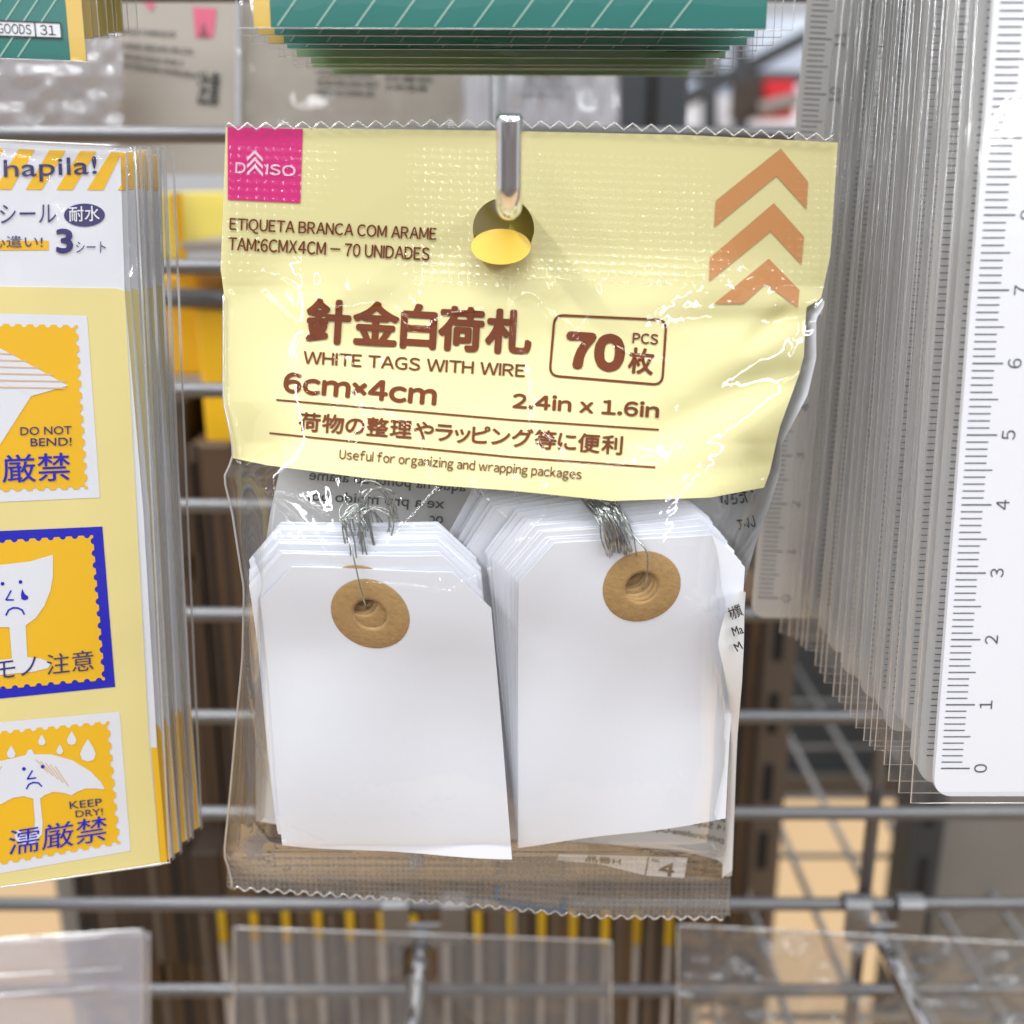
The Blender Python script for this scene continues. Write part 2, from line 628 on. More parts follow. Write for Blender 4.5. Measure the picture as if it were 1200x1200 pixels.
# ------------------------------------------------------------------ peg hooks
def strap_clip(px, D, zt, parent, wd=0.78, drop=1.6):
    x = P(px, 1058, D)[0]
    prof = [(0.32, zt - 0.3), (0.32, zt + 0.12), (0.22, zt + 0.27), (0.0, zt + 0.33), (-0.22, zt + 0.28), (-0.33, zt + 0.1), (-0.34, zt - drop)]
    mb = MB()
    V = []
    for (yy, zz) in prof:
        V += [(x - wd / 2, yy, zz), (x + wd / 2, yy, zz)]
    n = len(prof)
    for (yy, zz) in prof:
        V += [(x - wd / 2, yy * 0.8, zz - 0.06 if abs(yy) < 0.3 else zz), (x + wd / 2, yy * 0.8, zz - 0.06 if abs(yy) < 0.3 else zz)]
    Fc = [(2 * i, 2 * i + 1, 2 * i + 3, 2 * i + 2) for i in range(n - 1)]
    Fc += [(2 * n + 2 * i, 2 * n + 2 * i + 2, 2 * n + 2 * i + 3, 2 * n + 2 * i + 1) for i in range(n - 1)]
    Fc += [(2 * i, 2 * i + 2, 2 * n + 2 * i + 2, 2 * n + 2 * i) for i in range(n - 1)]
    Fc += [(2 * i + 1, 2 * n + 2 * i + 1, 2 * n + 2 * i + 3, 2 * i + 3) for i in range(n - 1)]
    mb.add(V, Fc)
    return mb.build("wire_clip", M["clip"], parent)


# the hook the tag pack hangs on: arm towards the viewer, tip bent upright
tipb = P(596.5, 243, 15.6)
tipt = P(597, 134, 15.45)
hk = thing("peg_hook", "shiny chrome peg hook with upright tip through the hole of the pale yellow pack", "hook", (tipb[0], -0.3, tipb[2]))
r = 0.185
el = [tipb + np.array([0, 0.62 + 0.0, -0.02])]
zc = tipb[2]
arc = []
R0 = 0.34
for k in range(0, 9):
    a = (pi / 2) * k / 8
    arc.append(np.array([tipb[0], tipb[1] + R0 - R0 * sin(a), zc + R0 - R0 * cos(a)]))
MB().tube([(tipb[0], -0.36, zc), (tipb[0], tipb[1] + R0 + 0.4, zc)], r, 16).build("arm", M["chrome"], hk, True)
top = [np.array(tipt)]
dirv = (tipt - arc[-1])
L = np.linalg.norm(dirv)
dirv /= L
tipp = arc + [arc[-1] + dirv * L * t for t in (0.3, 0.6, 0.9, 0.97, 0.995, 1.0)]
MB().tube([(tipb[0], tipb[1] + R0 + 0.42, zc)] + tipp, [r] * (len(tipp) - 2) + [r * 0.95, r * 0.8, r * 0.5], 20).build("tip", M["chrome"], hk, True)
MB().box(tipb[0] - 1.6, tipb[0] + 1.6, -0.36, -0.24, WZ[4] - 0.4, zc + 0.3, 0.03).build("back_plate", M["chrome"], hk)
strap_clip(560, 28, WZ[4], hk, drop=0.5)
strap_clip(630, 28, WZ[4], hk, drop=0.5)


def low_hook(pa, pb, clips, label, tip_px):
    zt = WZ[10]
    a = P(pa[0], pa[1], 27.3)
    h = thing("peg_hook", label, "hook", (a[0], -0.3, a[2]), "chrome peg hooks of the lowest row")
    for c in clips:
        strap_clip(c, 28, zt, h, drop=(zt - a[2]) + 0.1)
    MB().box(P(clips[0], 1058, 28)[0] - 0.3, P(clips[1], 1058, 28)[0] + 0.3, -0.33, -0.2, a[2] - 0.35, a[2] + 0.35, 0.03).build("back_plate", M["clip"], h)
    dirn = np.array([0, -1.0, -0.03])
    pts = [np.array([a[0], -0.3, a[2]]) + dirn * t for t in (0, 2, 4, 6.5)]
    pts += [pts[-1] + np.array([0, -0.5, 0.08]), pts[-1] + np.array([0, -0.85, 0.45]), pts[-1] + np.array([0, -0.9, 1.4])]
    MB().tube(pts, 0.29, 18).build("arm", M["chrome"], h, True)
    return h


low_hook((494, 1104), None, (464, 532), "chrome peg hook under the middle of the pale yellow pack", None)
low_hook((1036, 1104), None, (1003, 1065), "chrome peg hook below the rulers through a crumpled clear bag", None)

# ------------------------------------------------------------------ the tag pack: outline and surface
XL = [(130, 264), (150, 264), (240, 261), (315, 258), (345, 262), (450, 262), (470, 262), (517, 272), (537, 273), (560, 262), (600, 272), (653, 280), (690, 286), (733, 285), (772, 284), (844, 277),
      (925, 270), (1001, 262.5), (1024, 270), (1046, 273), (1100, 274)]
XR = [(130, 983), (165, 982), (300, 974), (345, 967), (360, 966), (373, 957), (420, 957), (463, 947), (520, 917), (553, 915), (597, 901), (634, 887), (690, 871), (733, 872), (794, 869), (863, 864),
      (950, 861), (1030, 858), (1045, 858), (1080, 851), (1100, 850)]


def zig(x, pitch, amp):
    t = (x / pitch) % 1.0
    return amp * np.abs(2 * t - 1)


def YT(x):
    return np.interp(x, [262, 500, 700, 982], [147, 143, 145, 160])


def YB(x):
    return np.interp(x, [262, 400, 560, 700, 858], [1040, 1049, 1061, 1074, 1076])


def interp_s(y, xs, ys, wd=16.0):
    """piecewise-linear profile with its corners rounded off"""
    return sum(np.interp(y + o * wd, xs, ys) * w_ for o, w_ in ((-1, 0.15), (-0.5, 0.22), (0, 0.26), (0.5, 0.22), (1, 0.15)))


def bulge(px, py, pinch=0.25):
    """distance from the camera of the smooth front of the bag"""
    px, py = np.broadcast_arrays(np.asarray(px, float), np.asarray(py, float))
    xl, xr = ip(XL, py), ip(XR, py)
    Dc = interp_s(py, [100, 300, 400, 480, 560, 640, 760, 900, 985, 1004, 1016, 1100],
                   [17.5, 17.42, 17.08, 16.5, 15.92, 15.58, 15.5, 15.6, 15.75, 15.95, 17.35, 17.35])
    De = np.interp(py, [100, 335, 480, 560, 700, 900, 1010, 1100], [17.5, 17.5, 17.1, 16.9, 16.75, 17.1, 17.4, 17.35])
    wl_ = np.interp(py, [340, 520, 560, 700, 900, 1005], [120, 90, 60, 22, 50, 60])
    wr_ = np.interp(py, [340, 480, 560, 700, 900, 1005], [280, 260, 190, 70, 45, 60])
    tr_ = np.clip((xr - px) / wr_, 0, 1)
    a = ss(0, 1, (px - xl) / wl_) * (1 - (1 - tr_) ** 2.2)
    D = De + (Dc - De) * a
    # soft waves of the header and the pinch at the right shoulder
    D = D + 0.05 * np.sin(px / 67.0 + 0.6) * ss(560, 330, py) + 0.03 * np.sin(px / 31.0 + py / 60.0) * ss(330, 360, py) * ss(620, 560, py)
    for (ax, ay, bx, by, wd, am) in ((700, 545, 925, 430, 22, 0.13), (720, 566, 905, 548, 18, 0.08), (800, 470, 955, 440, 26, 0.12), (760, 380, 950, 372, 16, 0.07), (880, 520, 905, 575, 16, 0.12),
                                     (930, 360, 880, 400, 12, 0.08)):
        d = np.array([bx - ax, by - ay], float)
        LL = np.linalg.norm(d)
        d /= LL
        s = (px - ax) * d[0] + (py - ay) * d[1]
        n = -(px - ax) * d[1] + (py - ay) * d[0]
        D = D + pinch * am * np.exp(-(n / wd) ** 2) * ss(-20, LL * 0.5, s) * ss(LL + 25, LL * 0.8, s)
    return D


def PD(px, py):           # the printed layer lies just behind the clear film
    return bulge(px, py, 1.0) + 0.06


bag_o = P(600, 1040, 17.4)
bag = thing("tag_pack", "clear hanging bag with pale yellow printed header, filled with white tags, on the chrome hook", "package", bag_o)

# creases seen as white glints: pixel polyline, height, width
CREASE = [
    ([(303, 342), (330, 364), (356, 390), (362, 402), (390, 412), (412, 430)], 0.05, 2.6, 1.0),
    ([(356, 392), (350, 412), (344, 436), (362, 455), (385, 470), (410, 478), (440, 482), (470, 495), (492, 515), (498, 535), (505, 562), (513, 572), (498, 588), (470, 622), (446, 646)], 0.045, 2.2, 0.6),
    ([(415, 462), (428, 484), (424, 508), (412, 514)], 0.04, 2.6, 1.2),
    ([(270, 345), (268, 378), (264, 420), (266, 470), (277, 500), (280, 536)], 0.04, 1.8, 0.3),
    ([(277, 541), (300, 562), (317, 580), (340, 600), (360, 620), (385, 640)], 0.05, 2.0, 0.3),
    ([(317, 580), (345, 583), (365, 595), (384, 607)], 0.05, 3.0, 1.0),
    ([(317, 580), (331, 596), (346, 610), (372, 636), (400, 664)], 0.03, 1.6, 0.3),
    ([(598, 345), (600, 372), (612, 410), (620, 452), (625, 500), (634, 526), (652, 540), (690, 548), (730, 545), (768, 548)], 0.05, 2.0, 0.5),
    ([(634, 356), (650, 372), (676, 386)], 0.05, 2.6, 0.8),
    ([(720, 405), (748, 419), (782, 424)], 0.05, 2.6, 0.8),
    ([(737, 524), (756, 532), (776, 541)], 0.05, 3.0, 0.8),
    ([(640, 556), (643, 580), (637, 606), (620, 622), (606, 640), (598, 660)], 0.05, 2.8, 1.2),
    ([(605, 560), (608, 588)], 0.04, 2.4, 1.0),
    ([(555, 563), (565, 580), (592, 606)], 0.03, 1.8, 0.5),
    ([(430, 684), (470, 686), (505, 690), (528, 692), (542, 682), (560, 676), (580, 665)], 0.045, 2.0, 0.4),
    ([(505, 665), (513, 672), (511, 690)], 0.05, 5.0, 1.3),
    ([(370, 345), (392, 360), (420, 358), (455, 356), (470, 368), (492, 385), (520, 372), (545, 364), (570, 362)], 0.04, 1.8, 0.8),
    ([(300, 318), (320, 322), (345, 340), (350, 366)], 0.03, 1.8, 0.8),
    ([(610, 322), (596, 335), (600, 350), (618, 344), (632, 352)], 0.04, 2.4, 0.8),
    ([(800, 700), (820, 712), (836, 722), (852, 712), (862, 700)], 0.05, 2.2, 0.3),
    ([(300, 985), (304, 966), (312, 958), (330, 962)], 0.07, 4.0, 1.0),
    ([(304, 968), (316, 985), (340, 990), (372, 992)], 0.07, 4.0, 0.9),
    ([(270, 1003), (285, 992), (300, 978)], 0.06, 4.0, 1.0),
    ([(270, 700), (286, 760), (300, 850), (318, 930)], 0.03, 2.4, 0.3),
    ([(345, 970), (420, 1000), (600, 1010)], 0.03, 2.0, 0.6),
    ([(690, 985), (760, 1000), (840, 1020)], 0.04, 2.4, 0.5),
    ([(848, 720), (845, 800), (852, 880), (850, 960)], 0.03, 2.0, 0.3),
    ([(905, 380), (930, 374), (955, 370)], 0.04, 2.4, 0.4),
    ([(920, 450), (938, 438), (950, 425)], 0.05, 2.2, 0.4),
    ([(885, 570), (900, 560), (912, 545)], 0.04, 2.2, 0.4),
    ([(628, 470), (630, 500), (650, 520), (668, 545), (672, 560)], 0.02, 1.6, 0.5),
    ([(690, 410), (676, 396), (690, 372)], 0.025, 1.6, 0.6),
]


def smooth_noise(shape, cells, seed):
    rg = np.random.default_rng(seed)
    gy, gx = cells
    g = rg.normal(size=(gy + 3, gx + 3))
    yy = np.linspace(0, gy, shape[0])
    xx = np.linspace(0, gx, shape[1])
    yi, xi = yy.astype(int), xx.astype(int)
    fy, fx = yy - yi, xx - xi
    fy, fx = fy * fy * (3 - 2 * fy), fx * fx * (3 - 2 * fx)
    a = g[yi][:, xi] * (1 - fx) + g[yi][:, xi + 1] * fx
    b = g[yi + 1][:, xi] * (1 - fx) + g[yi + 1][:, xi + 1] * fx
    return a * (1 - fy)[:, None] + b * fy[:, None]


def crease_field(px, py, creases, seed=3):
    H = np.zeros_like(px)
    nz = smooth_noise(px.shape, (px.shape[0] // 4, px.shape[1] // 4), seed)
    nz2 = smooth_noise(px.shape, (px.shape[0] // 10, px.shape[1] // 10), seed + 1)
    for pts, am, wd, jit in creases:
        am, wd, jit = am * 1.0, wd * 0.75, max(jit, 0.55)
        p = np.array(spline([(a, b, 0) for a, b in pts], 5))[:, :2]
        x0, x1, y0, y1 = p[:, 0].min() - 25, p[:, 0].max() + 25, p[:, 1].min() - 25, p[:, 1].max() + 25
        m = (px > x0) & (px < x1) & (py > y0) & (py < y1)
        qx, qy = px[m], py[m]
        qx = qx + nz2[m] * 1.6 * jit
        qy = qy + nz2[m[:, :]][::-1] * 0.0 + nz[m] * 0.7 * jit
        best = np.full(qx.shape, 1e9)
        for a, b in zip(p[:-1], p[1:]):
            d = b - a
            L2 = max(d @ d, 1e-6)
            t = np.clip(((qx - a[0]) * d[0] + (qy - a[1]) * d[1]) / L2, 0, 1)
            dd = np.hypot(qx - a[0] - t * d[0], qy - a[1] - t * d[1])
            best = np.minimum(best, dd)
        amp = am * np.clip(0.75 + 0.45 * nz2[m] * jit, 0.1, 1.6)
        H[m] = np.maximum(H[m], amp * np.exp(-(best / wd) ** 2) * (1 + 0.25 * jit * nz[m]))
        if jit > 0.5:
            H[m] += 0.011 * jit * nz[m] * np.exp(-(best / (wd * 2.2)) ** 2)
    return H


def bag_film():
    nx, ny = 470, 600
    v = np.linspace(0, 1, ny)[:, None]
    u = np.linspace(0, 1, nx)[None, :]
    py = 150 + (1050 - 150) * v + 0 * u
    for _ in range(3):
        xl, xr = ip(XL, py), ip(XR, py)
        px = xl + (xr - xl) * u
        yt = YT(px) + zig(px, 21.5, 9) - 3
        yb = YB(px) - zig(px, 15.5, 7) + 4
        py = yt + (yb - yt) * v
    D = bulge(px, py)
    H = crease_field(px, py, CREASE)
    # embossed heat seals, top and bottom
    msk = np.clip(0.55 + 0.6 * smooth_noise(px.shape, (5, 8), 21), 0.05, 1.25)
    nzj = smooth_noise(px.shape, (70, 60), 22)
    em = (0.5 + 0.5 * np.cos(2 * pi * (px + 1.5 * nzj) / 10.4)) * (0.5 + 0.5 * np.cos(2 * pi * (py - 0.045 * px) / 9.6))
    H += 0.026 * em * msk * ss(166, 178, py - 0.02 * (px - 262)) * ss(338, 322, py)
    em2 = (0.5 + 0.5 * np.cos(2 * pi * px / 7.6)) * (0.5 + 0.5 * np.cos(2 * pi * (py - YB(px)) / 7.4))
    H += 0.03 * em2 * ss(0, 8, py - (YB(px) - 40)) * ss(2, -6, py - YB(px) + 6)
    # the crumpled zone under the seal
    H += 0.007 * smooth_noise(px.shape, (70, 60), 5) * ss(300, 330, py) * ss(362, 338, py)
    H += 0.003 * smooth_noise(px.shape, (22, 18), 6) * ss(340, 380, py)
    H += 0.008 * smooth_noise(px.shape, (12, 10), 8) * ss(340, 420, py)
    H += 0.0016 * smooth_noise(px.shape, (110, 90), 31) * ss(330, 360, py) * np.clip(0.4 + smooth_noise(px.shape, (9, 8), 32), 0, 1.6)
    return px, py, D - H, nx, ny


fx, fy, fD, nx, ny = bag_film()
hole = ((fx - 590) / 35.5) ** 2 + ((fy - 267) / 35) ** 2 < 1
faces = gridfaces(nx, ny)
keep = ~hole.ravel()[faces].any(axis=1)
obj("front_film", PA(fx, fy, fD).reshape(-1, 3), faces[keep], M["film"], bag, True)

# clear outline bead of the bag
def edge_pts():
    L = [(ip(XL, y), y) for y in np.linspace(345, 1040, 60)]
    return L


MB().tube([P(x, y, float(bulge(x, y))) for x, y in edge_pts()], 0.018, 6).build("side_fold", M["sleeve_edge"], bag, True)
Z = []
for x in np.arange(263, 983, 5.375):
    Z.append((x, float(YT(x) + zig(x, 21.5, 9) - 3)))
MB().tube([P(x, y, float(bulge(x, y)) - 0.01) for x, y in Z], 0.014, 5).build("cut_edge", M["sleeve_edge"], bag, True)
Z = []
for x in np.arange(274, 850, 3.875):
    Z.append((x, float(YB(x) - zig(x, 15.5, 7) + 4)))
MB().tube([P(x, y, float(bulge(x, y)) - 0.01) for x, y in Z], 0.014, 5).build("cut_edge", M["sleeve_edge"], bag, True)

# printed yellow header
HB = [(262, 534), (273, 537), (313, 545), (427, 560), (518, 569), (600, 575), (717, 587), (833, 583), (897, 571), (905, 566)]
HR = [(150, 983), (165, 982), (300, 973), (350, 962), (360, 945), (417, 942), (437, 937), (500, 914), (553, 902), (575, 894), (600, 890)]


def header():
    nx, ny = 240, 170
    v = np.linspace(0, 1, ny)[:, None]
    u = np.linspace(0, 1, nx)[None, :]
    py = 150 + 420 * v + 0 * u
    for _ in range(4):
        xl, xr = ip(XL, py) + 0.5, ip(HR, py)
        px = xl + (xr - xl) * u
        yt = np.interp(px, [262, 580, 800, 982], [149, 153, 158, 167])
        yb = ip(HB, px)
        py = yt + (yb - yt) * v
    return px, py, nx, ny


hx, hy, nx, ny = header()
D = PD(hx, hy)
ins = ((hx - 590) / 36.0) ** 2 + ((hy - 268) / 36.0) ** 2
# snap the vertices nearest the hole to its rim so the cut is round
ang = np.arctan2((hy - 268) / 36.0, (hx - 590) / 36.0)
rr = np.sqrt(ins)
near = (rr > 0.8) & (rr < 1.14)
hx = np.where(near, 590 + 36 * np.cos(ang), hx)
hy = np.where(near, 268 + 36 * np.sin(ang), hy)
hole = rr <= 0.8
faces = gridfaces(nx, ny)
keep = ~hole.ravel()[faces].any(axis=1)
keep &= ~near.ravel()[faces].all(axis=1)
hdr = obj("header_print", PA(hx, hy, PD(hx, hy)).reshape(-1, 3), faces[keep], M["yellow_print"], bag, True)
# rear of the header, seen through the hang hole, and the folded-back flap
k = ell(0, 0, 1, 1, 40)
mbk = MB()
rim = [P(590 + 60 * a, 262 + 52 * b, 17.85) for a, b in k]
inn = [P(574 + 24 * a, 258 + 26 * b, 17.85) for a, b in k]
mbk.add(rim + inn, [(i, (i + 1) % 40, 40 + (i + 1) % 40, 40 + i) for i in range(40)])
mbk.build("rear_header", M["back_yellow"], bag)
V = [P(587 + 35 * a, 289 + 21 * b, 17.30 - 0.25 * b) for a, b in k]
V += [P(587 + 35 * a, 289 + 21 * b, 17.34 - 0.25 * b) for a, b in k]
obj("hang_hole_flap", V, [tuple(range(40)), tuple(range(79, 39, -1))] + [(i, 40 + i, 40 + (i + 1) % 40, (i + 1) % 40) for i in range(40)], M["amber"], bag)

INK = dict(Dfun=PD, parent=bag, off=0.016, grotesk=True)
quadgrid("logo_square", [(266.5, 148.5), (355, 151), (352, 238), (267, 234)], PD, M["pink_ink"], bag, 0.012)
obj_logo = bag
LP = dict(Dfun=PD, parent=bag, off=0.022, grotesk=True)
lettering("logo_lettering", "D", (275.5, 202.5), (287.5, 203.2), 12.5, mat=M["pale_pink"], bold=0.012, **LP)
lettering("logo_lettering", "ISO", (311.5, 204.5), (346, 206.8), 12.6, mat=M["pale_pink"], bold=0.012, **LP)
ch = []
for k in range(3):
    y0 = 175.5 + k * 8.4
    ch.append([(289.5, y0 + 9.5), (298.5, y0), (308, y0 + 10.3), (308, y0 + 14.2), (298.5, y0 + 4.4), (289.5, y0 + 13.4)])
ch[2] = [(289.5, 202), (298.5, 192.3), (308, 202.6), (308, 207), (298.5, 196.8), (289.5, 205.4)]
patches("logo_chevrons", [[c[0], c[1], c[4], c[5]] for c in ch] + [[c[1], c[2], c[3], c[4]] for c in ch], PD, M["pale_pink"], bag, 0.022)
CH = [[(839, 235), (915, 174), (947, 213), (945, 245), (910, 206), (837, 266)],
      [(832, 302), (907, 238), (942, 277), (939, 310), (903, 271), (831, 330)],
      [(837, 356), (901, 303), (937, 340), (935, 360), (897, 333), (871, 356)]]
for c in CH:
    q = []
    for a, b, cc, d in ((c[0], c[1], c[4], c[5]), (c[1], c[2], c[3], c[4])):
        A, B, Cc, Dd = map(np.array, (a, b, cc, d))
        for i in range(6):
            t0, t1 = i / 6, (i + 1) / 6
            q.append([A + (B - A) * t0, A + (B - A) * t1, Dd + (Cc - Dd) * t1, Dd + (Cc - Dd) * t0])
    patches("chevron", q, PD, M["tan_ink"], bag, 0.014)
B_ = M["brown_ink"]
lettering("portuguese_text", "ETIQUETA BRANCA COM ARAME", (268.5, 272.5), (511, 284.5), 17.5, mat=B_, bold=0.012, **INK)
lettering("portuguese_text", "TAM:6CMX4CM - 70 UNIDADES", (267, 293), (503, 305.5), 15.5, mat=B_, bold=0.012, **INK)
lettering("japanese_title", "針金白荷札", (357, 402), (622, 417), 54, mat=B_, bold=0.035, **INK)
lettering("english_title", "WHITE TAGS WITH WIRE", (355, 426), (615, 442), 15, mat=B_, bold=0.014, **INK)
lettering("size_text", "6cm×4cm", (331, 460), (511, 475.5), 25, mat=B_, bold=0.036, **INK)
lettering("size_text", "2.4in x 1.6in", (600, 478), (772, 490), 18.5, mat=B_, bold=0.03, **INK)
lettering("japanese_use_text", "荷物の整理やラッピング等に便利", (349, 505), (729, 533.5), 23, mat=B_, bold=0.022, **INK)
lettering("english_use_text", "Useful for organizing and wrapping packages", (397, 541), (681, 565), 15.5, mat=B_, bold=0.008, **INK)
lettering("count_text", "70", (661, 432), (731, 437), 45, mat=B_, bold=0.06, **INK)
lettering("count_text", "PCS", (741, 402), (771, 404), 12.5, mat=B_, bold=0.02, **INK)
lettering("count_text", "枚", (735, 437), (765, 440), 31, mat=B_, bold=0.024, **INK)
# rounded frame round the count
c4 = [np.array(q, float) for q in ((650, 369), (781, 375), (776, 451), (644, 440))]
rp = []
for i in range(4):
    a, b, c = c4[i - 1], c4[i], c4[(i + 1) % 4]
    d1 = (a - b) / np.linalg.norm(a - b)
    d2 = (c - b) / np.linalg.norm(c - b)
    for t in np.linspace(0, 1, 6):
        p0, p1, p2 = b + d1 * 11, b, b + d2 * 11
        rp.append((1 - t) ** 2 * p0 + 2 * t * (1 - t) * p1 + t * t * p2)
rp2 = []
for a, b in zip(rp, rp[1:] + rp[:1]):
    nseg = max(1, int(np.linalg.norm(b - a) / 14))
    rp2 += [a + (b - a) * i / nseg for i in range(nseg)]
patches("count_frame", stroke(rp2, 2.8, True), PD, B_, bag, 0.016)
for ln in ([(324, 468.5), (460, 480), (600, 492), (690, 498), (772, 503.5)], [(316, 507.5), (460, 522), (600, 535.5), (690, 542), (768, 547.5)]):
    p = np.array(ln)
    xs = np.linspace(p[0, 0], p[-1, 0], 40)
    patches("rule_line", stroke(list(zip(xs, np.interp(xs, p[:, 0], p[:, 1]))), 2.2), PD, B_, bag, 0.016)


# rear sheet: printed white, seen from inside
def back_D(px, py):
    px, py = np.broadcast_arrays(np.asarray(px, float), np.asarray(py, float))
    xl, xr = ip(XL, py), ip(XR, py)
    D = 17.9 + 0 * px
    e = ss(0, 1, (px - xl) / 40.0) * ss(0, 1, (xr - px) / 26.0)
    De = np.interp(py, [100, 335, 560, 700, 900, 1010, 1100], [17.6, 17.6, 17.2, 16.85, 17.15, 17.45, 17.45])
    return De + (D - De) * e


BL_ = [(530, 332), (545, 329), (600, 317), (650, 309), (700, 302), (770, 298), (850, 299), (966, 300), (970, 303), (1100, 310)]


def back_sheet():
    nx, ny = 90, 110
    v = np.linspace(0, 1, ny)[:, None]
    u = np.linspace(0, 1, nx)[None, :]
    py = 352 + 650 * v + 0 * u
    for _ in range(4):
        xl = np.where(py < 520, 500, ip(BL_, py))
        xr = ip(XR, py) - 0.5
        px = xl + (xr - xl) * u
        yb = np.interp(px, [300, 335, 600, 700, 800, 845, 850, 858], [962, 968, 984, 988, 998, 1008, 1028, 1026])
        py = 352 + (yb - 352) * v
    return px, py, nx, ny


bx, by, nx, ny = back_sheet()
obj("rear_label", PA(bx, by, back_D(bx, by)).reshape(-1, 3), gridfaces(nx, ny), M["white_label"], bag, True)
# clear rear film for the margins
nx, ny = 60, 80
v = np.linspace(0, 1, ny)[:, None]
u = np.linspace(0, 1, nx)[None, :]
py = 545 + (1004 - 545) * v + 0 * u
px = ip(XL, py) + (ip(XR, py) - ip(XL, py)) * u
obj("rear_film", PA(px, py, back_D(px, py) + 0.04 + 0.014 * smooth_noise(px.shape, (14, 10), 9)).reshape(-1, 3), gridfaces(nx, ny), M["bagback"], bag, True)
BK = dict(Dfun=back_D, parent=bag, off=0.02)
G_ = M["grey_ink"]
lettering("rear_text", "aque na ponta do arame", (362, 566), (545, 580), 16, mat=G_, bold=0.01, mirror=True, **BK)
lettering("rear_text", "xe a pro mpido por", (356, 590), (520, 600), 16, mat=G_, bold=0.01, mirror=True, **BK)
lettering("rear_text", "oc", (503, 613), (519, 614), 9, mat=G_, bold=0.01, mirror=True, **BK)
lettering("rear_text", "ください", (846, 594), (886, 588), 18, mat=G_, bold=0.02, mirror=True, **BK)
lettering("rear_text", "しいて", (866, 622), (886, 617), 14, mat=G_, bold=0.02, mirror=True, **BK)
lettering("rear_text", "DAISO", (828, 960), (851, 964), 9, mat=G_, bold=0.02, mirror=True, **BK)
lettering("rear_text", "14 Saijo-Y", (798, 966), (849, 976), 8.5, mat=G_, bold=0.012, mirror=True, **BK)
lettering("rear_text", "gashihiroshima-City, Hi", (752, 973), (849, 990), 9, mat=G_, bold=0.012, mirror=True, **BK)


def flap_D(px, py):
    return back_D(px, py) - 0.35


fl = spline([(868, 692, 15.9), (858, 704, 15.78), (850, 720, 15.74), (844, 740, 15.73), (842, 757, 15.74), (846, 775, 15.82), (850, 795, 15.95), (854, 820, 16.2), (856, 850, 16.4), (854, 900, 16.7), (846, 1029, 17.2)], 4)
fr2 = spline([(874, 694, 16.1), (872.5, 715, 16.05), (872, 740, 16.05), (871.5, 760, 16.05), (870.5, 780, 16.1), (869.5, 800, 16.2), (867, 830, 16.4), (864.5, 860, 16.6), (863, 890, 16.75), (861, 940, 16.9), (858, 1020, 17.2)], 4)
n = len(fl)
obj("rear_label_fold", [P(*q) for q in fl] + [P((a[0] + b[0]) / 2, (a[1] + b[1]) / 2, (a[2] + b[2]) / 2 - 0.06) for a, b in zip(fl, fr2)] + [P(*q) for q in fr2],
    [(i, i + 1, n + i + 1, n + i) for i in range(n - 1)] + [(n + i, n + i + 1, 2 * n + i + 1, 2 * n + i) for i in range(n - 1)], M["white_label"], bag, True)
for t, a, b, h in (("材質", (857, 727), (872, 721), 15), ("Ma", (860, 746), (872, 742), 11), ("M", (864, 764), (871, 760), 10)):
    lettering("rear_text", t, a, b, h, lambda x, y: np.full(np.shape(x), 15.62) + (np.asarray(x) - 846) * 0.012, M["black_ink"], bag, 0.012, off=0.05)

# bottom heat seal and its small details
nx, ny = 200, 14
u = np.linspace(0, 1, nx)[None, :]
v = np.linspace(0, 1, ny)[:, None]
px = 266 + (856 - 266) * u + 0 * v
yt = np.interp(px, [262, 300, 420, 560, 620, 700, 800, 858], [1000, 1000, 1004, 1006, 990, 1012, 1026, 1030])
yb = YB(px) - zig(px, 15.5, 7) + 3
py = yt + (yb - yt) * v
obj("bottom_seal", PA(px, py, 17.42 - 0.025 * (np.cos(2 * pi * px / 7.6) * np.cos(2 * pi * py / 7.4))).reshape(-1, 3), gridfaces(nx, ny), M["seal"], bag, True)
SD = lambda x, y: np.full(np.shape(x), 17.36)
patch("fin_seal", [(586, 990), (668, 985), (690, 992), (670, 1068), (580, 1058)], lambda x, y: np.full(np.shape(x), 17.4), M["seal"], bag, 0.0)
patches("blue_tape_corner", [[(581, 1038), (585, 1038), (584, 1055), (579, 1055)], [(585, 1055), (662, 1066), (662, 1071), (584, 1059)], [(659, 1053), (664, 1053), (663, 1067), (658, 1066)]], SD, M["blue_tape"], bag, 0.0)
patch("item_number_label", [(656, 999), (807, 1004), (803, 1029), (757, 1026), (700, 1012), (652, 1008)], SD, M["white_label"], bag, 0.0)
patches("item_number_frame", stroke([(655, 1000), (807, 1004), (803, 1029)], 1.6) + stroke([(760, 1005), (756, 1026)], 1.6), SD, M["black_ink"], bag, 0.01)
lettering("item_number", "4", (771, 1025), (789, 1028), 16, SD, M["black_ink"], bag, 0.02, off=0.01)
lettering("item_number", "No.", (764, 1010), (774, 1011), 4, SD, M["black_ink"], bag, 0.02, off=0.01)
lettering("item_number", "品番H", (686, 1010), (727, 1014), 8, SD, M["black_ink"], bag, 0.03, off=0.01)


